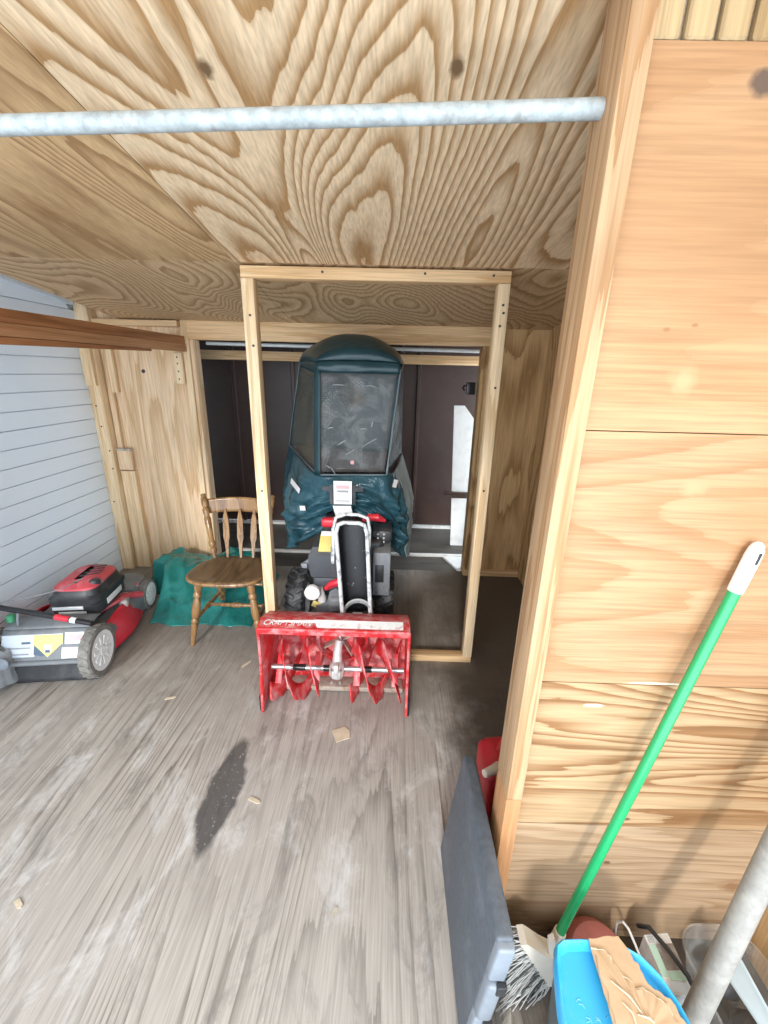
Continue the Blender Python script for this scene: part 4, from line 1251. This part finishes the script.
# ------------------------------------------------------------------ wooden chair
ch = thing('wooden_chair', 'worn brown wooden spindle-back chair with turned legs by the left stud', 'chair', (-.895, 2.17, 0))
SZ = .425
def seat_pts(s, z):
    pts = []
    n = 40
    for i in range(n):
        a = 2 * math.pi * i / n
        c, sn = math.cos(a), math.sin(a)
        p = 2.8
        rx = .205 * s; ry = .178 * s
        x = math.copysign(abs(c) ** (2 / p), c) * rx
        y = math.copysign(abs(sn) ** (2 / p), sn) * ry
        x *= 1.0 - .10 * (y / ry)
        pts.append(V((-.895 + x, 2.142 + y, z)))
    return pts
mb = MB()
mb.loft([seat_pts(.90, SZ - .034), seat_pts(.98, SZ - .028), seat_pts(1.0, SZ - .014), seat_pts(.985, SZ - .002), seat_pts(.94, SZ + .001), seat_pts(.75, SZ - .006), seat_pts(.4, SZ - .012), seat_pts(.05, SZ - .013)])
st = mb.build('seat', M['oak_seat'], ch, smooth=50)
for x in (-.99, -.93, -.83):
    pass
mb = MB()
mb.tube([seat_pts(.995, SZ - .012)[i] for i in range(40)], .0095, 8, closed=True)
mb.build('seat_edge', M['oak'], st)
def turned(a, b, prof, name, par, seg=14, mat=None):
    a, b = V(a), V(b)
    L = (b - a).length
    q = (b - a).to_track_quat('Z', 'Y').to_matrix().to_4x4()
    mb = MB()
    mb.lathe([(0, 0)] + [(r, t * L) for t, r in prof] + [(0, L)], seg, Matrix.Translation(a) @ q)
    return mb.build(name, mat or M['oak'], par, smooth=40)
LEG = [(0, .010), (.02, .0115), (.30, .0185), (.33, .0205), (.35, .015), (.37, .0215), (.40, .022), (.43, .015), (.46, .022), (.56, .0245), (.70, .019), (.74, .014), (.76, .022), (.80, .0225), (.83, .015), (.86, .021), (.94, .022), (1.0, .018)]
for ft, tp_ in (((-1.098, 2.005, 0), (-1.035, 2.05, SZ - .03)), ((-.70, 2.01, 0), (-.755, 2.05, SZ - .03)), ((-1.075, 2.41, 0), (-1.01, 2.25, SZ - .03)), ((-.715, 2.41, 0), (-.775, 2.25, SZ - .03))):
    turned(ft, tp_, LEG, 'leg', ch)
ST = [(0, .008), (.1, .010), (.42, .012), (.45, .016), (.5, .017), (.55, .016), (.58, .012), (.9, .010), (1, .008)]
turned((-1.076, 2.02, .150), (-1.052, 2.36, .165), ST, 'stretcher', ch)
turned((-.722, 2.02, .150), (-.742, 2.36, .165), ST, 'stretcher', ch)
turned((-1.064, 2.19, .160), (-.733, 2.19, .160), ST, 'stretcher', ch)
turned((-1.045, 2.325, .23), (-.75, 2.325, .23), ST, 'stretcher', ch)
POST = [(0, .012), (.06, .013), (.10, .019), (.14, .0195), (.17, .013), (.20, .019), (.25, .020), (.28, .014), (.55, .019), (.62, .020), (.66, .014), (.70, .0195), (.76, .020), (.79, .013), (.82, .018), (.93, .0185), (.96, .012), (.98, .016), (1.0, .012)]
turned((-1.040, 2.285, SZ - .004), (-1.128, 2.415, .782), POST, 'back_post', ch)
turned((-.750, 2.285, SZ - .004), (-.705, 2.415, .785), POST, 'back_post', ch)
mb = MB()
def rail(u, v):
    x = -1.118 + .405 * u
    z = .672 + .088 * v - (.012 * (2 * u - 1) ** 2)
    y = 2.40 + .030 * math.sin(math.pi * u) + .012 * v
    return (x, y, z)
mb.grid(rail, 18, 6)
mb.build('crest_rail', M['oak'], ch, smooth=50, solid=0.018)
for i, (xb, xt) in enumerate(((-.965, -1.005), (-.885, -.915), (-.812, -.825))):
    mb = MB()
    a, b = V((xb, 2.298, SZ - .006)), V((xt, 2.425, .69))
    prof = ((0, .006), (.10, .007), (.33, .012), (.40, .018), (.42, .019), (.78, .017), (.92, .008), (1, .006))
    L_, R_ = [], []
    for t, wd in prof:
        p = a.lerp(b, t)
        L_.append(p + V((-wd, -.006, 0))); R_.append(p + V((wd, -.006, 0)))
    mb.prism(L_ + R_[::-1], (0, .012, 0))
    mb.build('spindle', M['oak'], ch, smooth=0)

# ------------------------------------------------------------------ grey case and fuel can by the post
FZ = -0.012
cs = thing('tool_case', 'flat blue-grey plastic carrying case stood on edge and leaning towards the near wooden post', 'case', (.22, .77, FZ))
def case_pt(s, t, z):
    """s thickness 0..1, t along y 0..1, z height"""
    leanx = .045 * z / .41
    y0 = .545; y1 = .985
    return V((.203 + leanx + .037 * s, y0 + (y1 - y0) * t, FZ + z))
def case_shell(s0, s1, t0, t1, z0, z1, bev):
    mb = MB()
    t = bmesh.new()
    bmesh.ops.create_cube(t, size=1.0)
    d = (.037 * (s1 - s0), .425 * (t1 - t0), z1 - z0)
    for v in t.verts:
        v.co = V((v.co.x * d[0], v.co.y * d[1], v.co.z * d[2]))
    bmesh.ops.bevel(t, geom=list(t.edges), offset=bev, segments=3, profile=.5, affect='EDGES')
    for v in t.verts:
        s = s0 + (v.co.x / d[0] + .5) * (s1 - s0)
        tt = t0 + (v.co.y / d[1] + .5) * (t1 - t0)
        z = z0 + (v.co.z / d[2] + .5) * (z1 - z0)
        v.co = case_pt(s, tt, z)
    mb.merge(t)
    return mb
case_shell(0, 1.0, .0, 1, .0, .412, .008).build('shell', M['case'], cs)
case_shell(.02, 1.02, -.035, .03, .300, .404, .006).build('end_block', M['case_l'], cs)
case_shell(.05, .98, -.050, .03, .165, .292, .009).build('end_handle', M['case_l'], cs)
case_shell(.02, 1.02, -.035, .03, .01, .158, .006).build('end_block', M['case_l'], cs)
for z in (.272, .130):
    case_shell(.55, 1.08, -.058, -.03, z, z + .028, .002).build('latch', M['black'], cs)
fc = thing('fuel_can', 'red plastic fuel can half hidden behind the near wooden post', 'fuel can', (.42, 1.10, FZ))
mb = MB()
mb.loft([[(x, y, FZ + z) for x, y in rrect(.345 + i, .52 - i, 1.02 + i, 1.20 - i, .03, 5)] for i, z in ((.01, 0), (0, .012), (0, .25), (.01, .27), (.035, .30), (.05, .305))])
mb.build('body', M['can_red'], fc, smooth=45)
mb = MB(); mb.tube([(.385, 1.05, FZ + .29), (.36, 1.02, FZ + .315), (.325, 1.0, FZ + .32)], [.018, .015, .012], 12); mb.build('spout', M['ivory'], fc)
mb = MB(); mb.tube([(.40, 1.11, FZ + .30), (.41, 1.11, FZ + .345), (.47, 1.11, FZ + .345), (.48, 1.11, FZ + .30)], .011, 10); mb.build('handle', M['can_red'], fc)

# ------------------------------------------------------------------ broom
br = thing('broom', 'green-handled broom with a white hanging cap leaning on the orange plywood wall', 'broom', (.42, .60, FZ))
HB, HT = V((.452, .678, .110)), V((.705, .749, 1.212))
ax = (HT - HB).normalized()
capb = HT - ax * .105
mb = MB(); mb.tube([HB, HB.lerp(capb, .5), capb + ax * .002], .0115, 18); mb.build('handle', M['green_handle'], br)
mb = MB()
mb.tube([capb, capb + ax * .012, HT - ax * .03, HT - ax * .014, HT - ax * .004, HT + ax * .001], [.0128, .0135, .0140, .0128, .0095, .004], 18)
cp = mb.build('hanging_cap', M['white'], br)
cp['label'] = 'white plastic end cap'
perp = ax.cross(V((0, 1, 0))).normalized()
nrm = perp.cross(ax).normalized()
if nrm.y > 0: nrm = -nrm
q = Matrix((perp, ax, nrm)).transposed().to_4x4()
mb = MB(); mb.box(HT - ax * .030 + nrm * .0128, (.006, .024, .003), q.to_3x3(), .001); mb.build('hanging_slot', M['black'], cp)
# angled head: ivory plastic shell, bristles out to the left and down
H0, H1 = V((.362, .665, .172)), V((.452, .665, .012))
hd = (H1 - H0).normalized()
bd = V((-.84, -.10, -.42)).normalized()
mb = MB()
outl = [H0 + V((-.010, 0, .008)), H0 + V((.006, 0, .012)), H0.lerp(H1, .30) + V((.026, 0, .02)), V((.436, .665, .130)), V((.466, .665, .115)), V((.474, .665, .05)), H1 + V((.012, 0, .0)), H1 + V((-.012, 0, .004))]
mb.prism([p + V((0, -.020, 0)) for p in outl], (0, .040, 0))
mb.tube([HB - ax * .03, HB + ax * .06], [.017, .0145], 14)
mb.build('head', M['ivory'], br, smooth=40)
mb = MB()
mb.prism([V((.436, .652, .196)), V((.424, .652, .186)), V((.434, .652, .11)), V((.456, .652, .12))], (0, .012, 0)); mb.build('head_fin', M['ivory'], br)
random.seed(5)
for nm, cnt, mt, ln, th in (('bristles', 420, 'bristle', .130, .0011), ('bristle_roots', 160, 'bristle_dark', .080, .0016)):
    mb = MB()
    for i in range(cnt):
        t = random.random()
        p = H0.lerp(H1, t) + V((-.004, random.uniform(-.022, .022), 0))
        d = (bd + hd * (t - .5) * .75 + V((random.uniform(-.16, .16), random.uniform(-.38, .30), random.uniform(-.16, .16)))).normalized()
        l = ln * random.uniform(.75, 1.1)
        e = p + d * l
        if e.z < FZ + .003:
            k = (p.z - FZ - .003) / max(1e-4, (p.z - e.z)); e = p + d * l * k
        if e.x < .280:
            e = p + (e - p) * max(.1, (p.x - .280) / max(1e-4, p.x - e.x))
        mid = p.lerp(e, .55) + V((random.uniform(-.006, .006), random.uniform(-.006, .006), random.uniform(-.008, .004)))
        mb.tube([p, mid, e], th, 4, False)
    o = mb.build(nm, M[mt], br, smooth=60)
    o['kind'] = 'stuff'

# ------------------------------------------------------------------ tote with a sky blue lid, torn cardboard on it
tt = thing('storage_tote', 'grey plastic tote with a bright sky-blue lid in the near right corner', 'tote', (.46, .42, FZ))
LZ = .352
lid = [(.352, .300), (.343, .40), (.352, .47), (.368, .535), (.378, .560), (.395, .570), (.43, .572), (.475, .572), (.52, .566), (.552, .548), (.575, .518), (.588, .48), (.594, .43), (.596, .36), (.59, .28), (.57, .25), (.40, .25), (.365, .265)]
cx = sum(p[0] for p in lid) / len(lid); cy = sum(p[1] for p in lid) / len(lid)
def lr(s, z): return [(cx + (x - cx) * s, cy + (y - cy) * s, z) for x, y in lid]
mb = MB()
mb.loft([lr(.80, FZ), lr(.82, FZ + .005), lr(.945, LZ - .03), lr(.945, LZ - .024)])
mb.build('body', M['tote'], tt, smooth=40)
mb = MB()
mb.loft([lr(.965, LZ - .022), lr(.995, LZ - .022), lr(1.0, LZ - .006), lr(.99, LZ + .010), lr(.965, LZ + .014), lr(.935, LZ + .011), lr(.905, LZ - .002), lr(.89, LZ - .006), lr(.5, LZ - .006)], True, True)
mb.build('lid', M['bin_blue'], tt, smooth=50)
random.seed(11)
mb = MB()
for i in range(9):
    x = random.uniform(.40, .46); y = random.uniform(.42, .485); a = random.uniform(0, 3)
    mb.tube([(x, y, LZ - .0056), (x + .006 * math.cos(a), y + .006 * math.sin(a), LZ - .0052), (x + .011 * math.cos(a + .5), y + .011 * math.sin(a + .5), LZ - .0056)], .0007, 4)
mb.build('scratches', M['scratch'], tt)
random.seed(3)
def torn(pts, n=5, amp=.004, sd=0):
    out = []
    for i, p in enumerate(pts):
        b = pts[(i + 1) % len(pts)]
        for k in range(n):
            t = k / n
            x = p[0] + (b[0] - p[0]) * t; y = p[1] + (b[1] - p[1]) * t
            j = amp * N3(x * 90, y * 90, sd)
            out.append((x + j, y + j * .7))
    return out
cd = thing('cardboard_piece', 'torn brown cardboard scrap lying across the blue tote lid', 'cardboard', (.5, .47, LZ + .01))
low = torn([(.448, .566), (.516, .574), (.532, .53), (.536, .50), (.568, .480), (.578, .445), (.58, .36), (.46, .34), (.440, .44)], 8, .006, 1)
mb = MB()
mb.prism([(x, y, LZ + .016 + .10 * max(0, .50 - y) * .2) for x, y in low], (0, 0, .004))
mb.build('base_layer', M['cardboard'], cd, smooth=0)
up = torn([(.449, .552), (.475, .545), (.487, .52), (.510, .495), (.530, .488), (.555, .470), (.566, .44), (.56, .37), (.47, .36), (.445, .44)], 8, .008, 4)
def rag(u, v):
    return None
mb = MB()
n = len(up)
c0 = V((.505, .44, LZ + .0245))
mb.loft([[(x, y, LZ + .0205) for x, y in up], [(x * .985 + .505 * .015, y * .985 + .44 * .015, LZ + .0235) for x, y in up], [(x * .96 + .505 * .04, y * .96 + .44 * .04, LZ + .0235 + .003 * abs(N3(x * 60, y * 60, 2))) for x, y in up], [(x * .6 + .505 * .4, y * .6 + .44 * .4, LZ + .023 + .004 * abs(N3(x * 50, y * 50, 5))) for x, y in up], [(x * .1 + .505 * .9, y * .1 + .44 * .9, LZ + .0245) for x, y in up]])
mb.build('top_layer', M['cardboard'], cd, smooth=40)
mb = MB()
edge = [V((x, y, LZ + .0225)) for x, y in up[:44]]
mb.tube(edge, [.0012 + .0026 * abs(N3(p.x * 70, p.y * 70, 9)) for p in edge], 5)
for a, b in (((.462, .50), (.50, .455)), ((.49, .455), (.515, .445)), ((.47, .47), (.48, .44))):
    mb.tube([(a[0], a[1], LZ + .0255), ((a[0] + b[0]) / 2 + .006, (a[1] + b[1]) / 2, LZ + .028), (b[0], b[1], LZ + .0255)], [.001, .0022, .001], 5)
mb.build('torn_edge', M['torn'], cd)

# ------------------------------------------------------------------ the clutter behind and beside the tote
gp = MB()
gp.tube(pipe_pts((.670, .515, FZ + .012), (.985, .735, 1.27), 14, .003), .0235, 18)
tag(gp.build('metal_pole', M['dirty_galv']), 'dirty grey steel pole leaning up to the right past the blue lid', 'pole')
sk = MB()
sk.prism([(.262, .50, FZ), (.300, .50, FZ), (.312, .515, .115), (.300, .52, .150), (.285, .51, .120)], (.006, .03, 0))
tag(sk.build('wood_offcut', M['greywood']), 'weathered wooden offcut standing between the grey case and the broom bristles', 'offcut')
mb = MB()
mb.lathe([(0, -.075), (.05, -.06), (.078, -.02), (.085, .01), (.07, .05), (.035, .07), (0, .075)], 24, Matrix.Translation((.565, .672, .070)) @ Matrix.Rotation(R(20), 4, 'X'))
tag(mb.build('ball', M['maroon']), 'dull red round ball tucked behind the blue-lidded tote against the wall', 'ball')
# dark sheeting heap
lump('plastic_sheet', M['dark_cloth'], .660, .630, .020, .05, .085, 8.0, 'crumpled dark grey plastic sheeting against the wall right of the tote', 'sheeting', .35, 48, 20, base=FZ)
# slim printed box leaning
pk = thing('package_box', 'slim white and mint printed package lying tilted between the tote and clear bin', 'box', (.72, .63, FZ))
a, b, c_, d = V((.684, .690, .150)), V((.748, .696, .150)), V((.752, .588, .135)), V((.690, .588, .135))
n = (b - a).cross(d - a).normalized()
if n.z < 0: n = -n
def pkp(u, v, o=0.0): return a.lerp(b, u).lerp(d.lerp(c_, u), v) + n * o
mb = MB(); mb.prism([pkp(0, 0, 0), pkp(1, 0, 0), pkp(1, 1, 0), pkp(0, 1, 0)], (0, 0, -.10)); mb.build('carton', M['pack_white'], pk)
for u0, u1, v0, v1, mt in ((.0, .28, .18, .72, 'mint'), (.28, 1, .18, .62, 'photo'), (.30, 1, .64, .78, 'mint'), (.05, .95, .80, .97, 'label_blue')):
    mb = MB(); mb.prism([pkp(u0, v0, .0006), pkp(u1, v0, .0006), pkp(u1, v1, .0006), pkp(u0, v1, .0006)], n * .0006); mb.build('printed_panel', M[mt], pk)
mb = MB()
for k in range(5):
    mb.prism([pkp(.08 + k * .05, .03, .0006), pkp(.10 + k * .05, .03, .0006), pkp(.10 + k * .05, .15, .0006), pkp(.08 + k * .05, .15, .0006)], n * .0006)
mb.build('printed_panel', M['print'], pk)
mb = MB()
mb.tube([(.695, .725, .120), (.702, .702, .158), (.722, .655, .163), (.740, .610, .160), (.748, .57, .150), (.752, .53, .12), (.75, .50, .02)], .0055, 10)
tag(mb.build('hose', M['black']), 'thin black hose lying over the printed package', 'hose')
mb = MB()
mb.tube([(.655, .735, .03), (.645, .732, .09), (.640, .728, .125), (.648, .720, .142), (.658, .710, .135), (.668, .690, .115), (.674, .655, .100), (.676, .60, .08)], .0032, 8)
tag(mb.build('cord', M['cord_white']), 'thin white cord looping up beside the cardboard behind the tote', 'cord')
# clear storage bin with dark contents
cb = thing('clear_bin', 'clear plastic storage bin with a rounded rim half hidden behind the grey pole', 'bin', (.87, .6, FZ))
def cbr(i, z): return [(x, y, FZ + z) for x, y in rrect(.790 + i, .985 - i, .40 + i, .735 - i, .07, 8)]
mb = MB(); mb.loft([cbr(.03, .002), cbr(.02, .02), cbr(.002, .125)], True, False); mb.build('body', M['clear'], cb, smooth=45, solid=-0.002)
mb = MB(); mb.tube([V(p) for p in cbr(.0, .127)], .003, 8, closed=True); mb.build('rim', M['clear'], cb)
random.seed(21)
for k, (x, y, rot, nm, lb) in enumerate(((.885, .655, 20, 'cloth_roll', 'dark grey cloth roll at the back of the clear bin'), (.885, .565, 35, 'cloth_roll', 'dark grey cloth roll in the middle of the clear bin'), (.885, .475, 15, 'cloth_roll', 'grey cloth roll at the front of the clear bin'))):
    mb = MB()
    dx, dy = math.cos(R(-rot - 45)) * .045, math.sin(R(-rot - 45)) * .012
    mb.tube([(x - dx, y - dy, FZ + .055), (x, y, FZ + .075 + .012 * k), (x + dx, y + dy, FZ + .055)], [.030, .037, .028], 14)
    tag(mb.build(nm, M['dark_cloth']), lb, 'cloth', 'cloth rolls in the clear bin')
sp = MB()
sp.prism([(.852, .648, FZ + .135), (.872, .648, FZ + .20), (.902, .46, FZ + .135), (.880, .46, FZ + .135)], (0, 0, .006))
tag(sp.build('metal_strip', M['strip']), 'pale aluminium strip lying over the clear bin right of the pole', 'strip')

# ------------------------------------------------------------------ small litter on the floor
random.seed(8)
def chip(x, y, l, wd, rot, label, mt='chip'):
    mb = MB()
    c, s = math.cos(R(rot)), math.sin(R(rot))
    pts = [(-l / 2, -wd / 2), (l * .3, -wd * .6), (l / 2, 0), (l * .35, wd / 2), (-l * .4, wd * .6)]
    mb.prism([(x + px * c - py * s, y + px * s + py * c, .0005) for px, py in pts], (0, 0, .003))
    return tag(mb.build('wood_chip', M[mt]), label, 'wood chip', 'wood chips on the floor')
chip(-.178, 1.425, .075, .06, 30, 'largest flat pale wood chip, on the floor in front of the red auger housing')
chip(-.462, 1.115, .05, .012, -20, 'thin splinter of wood right of the dark oil stain')
chip(-1.05, .78, .035, .012, -30, 'wood splinter at the lower left of the floor')
chip(-.125, .79, .03, .010, 70, 'dark wood splinter low in the middle of the floor', 'greywood')
chip(-1.02, 1.60, .05, .012, 20, 'wood splinter left of the red auger housing')
chip(-.74, 1.86, .07, .012, 60, 'bent pale splinter beside the front right chair leg')
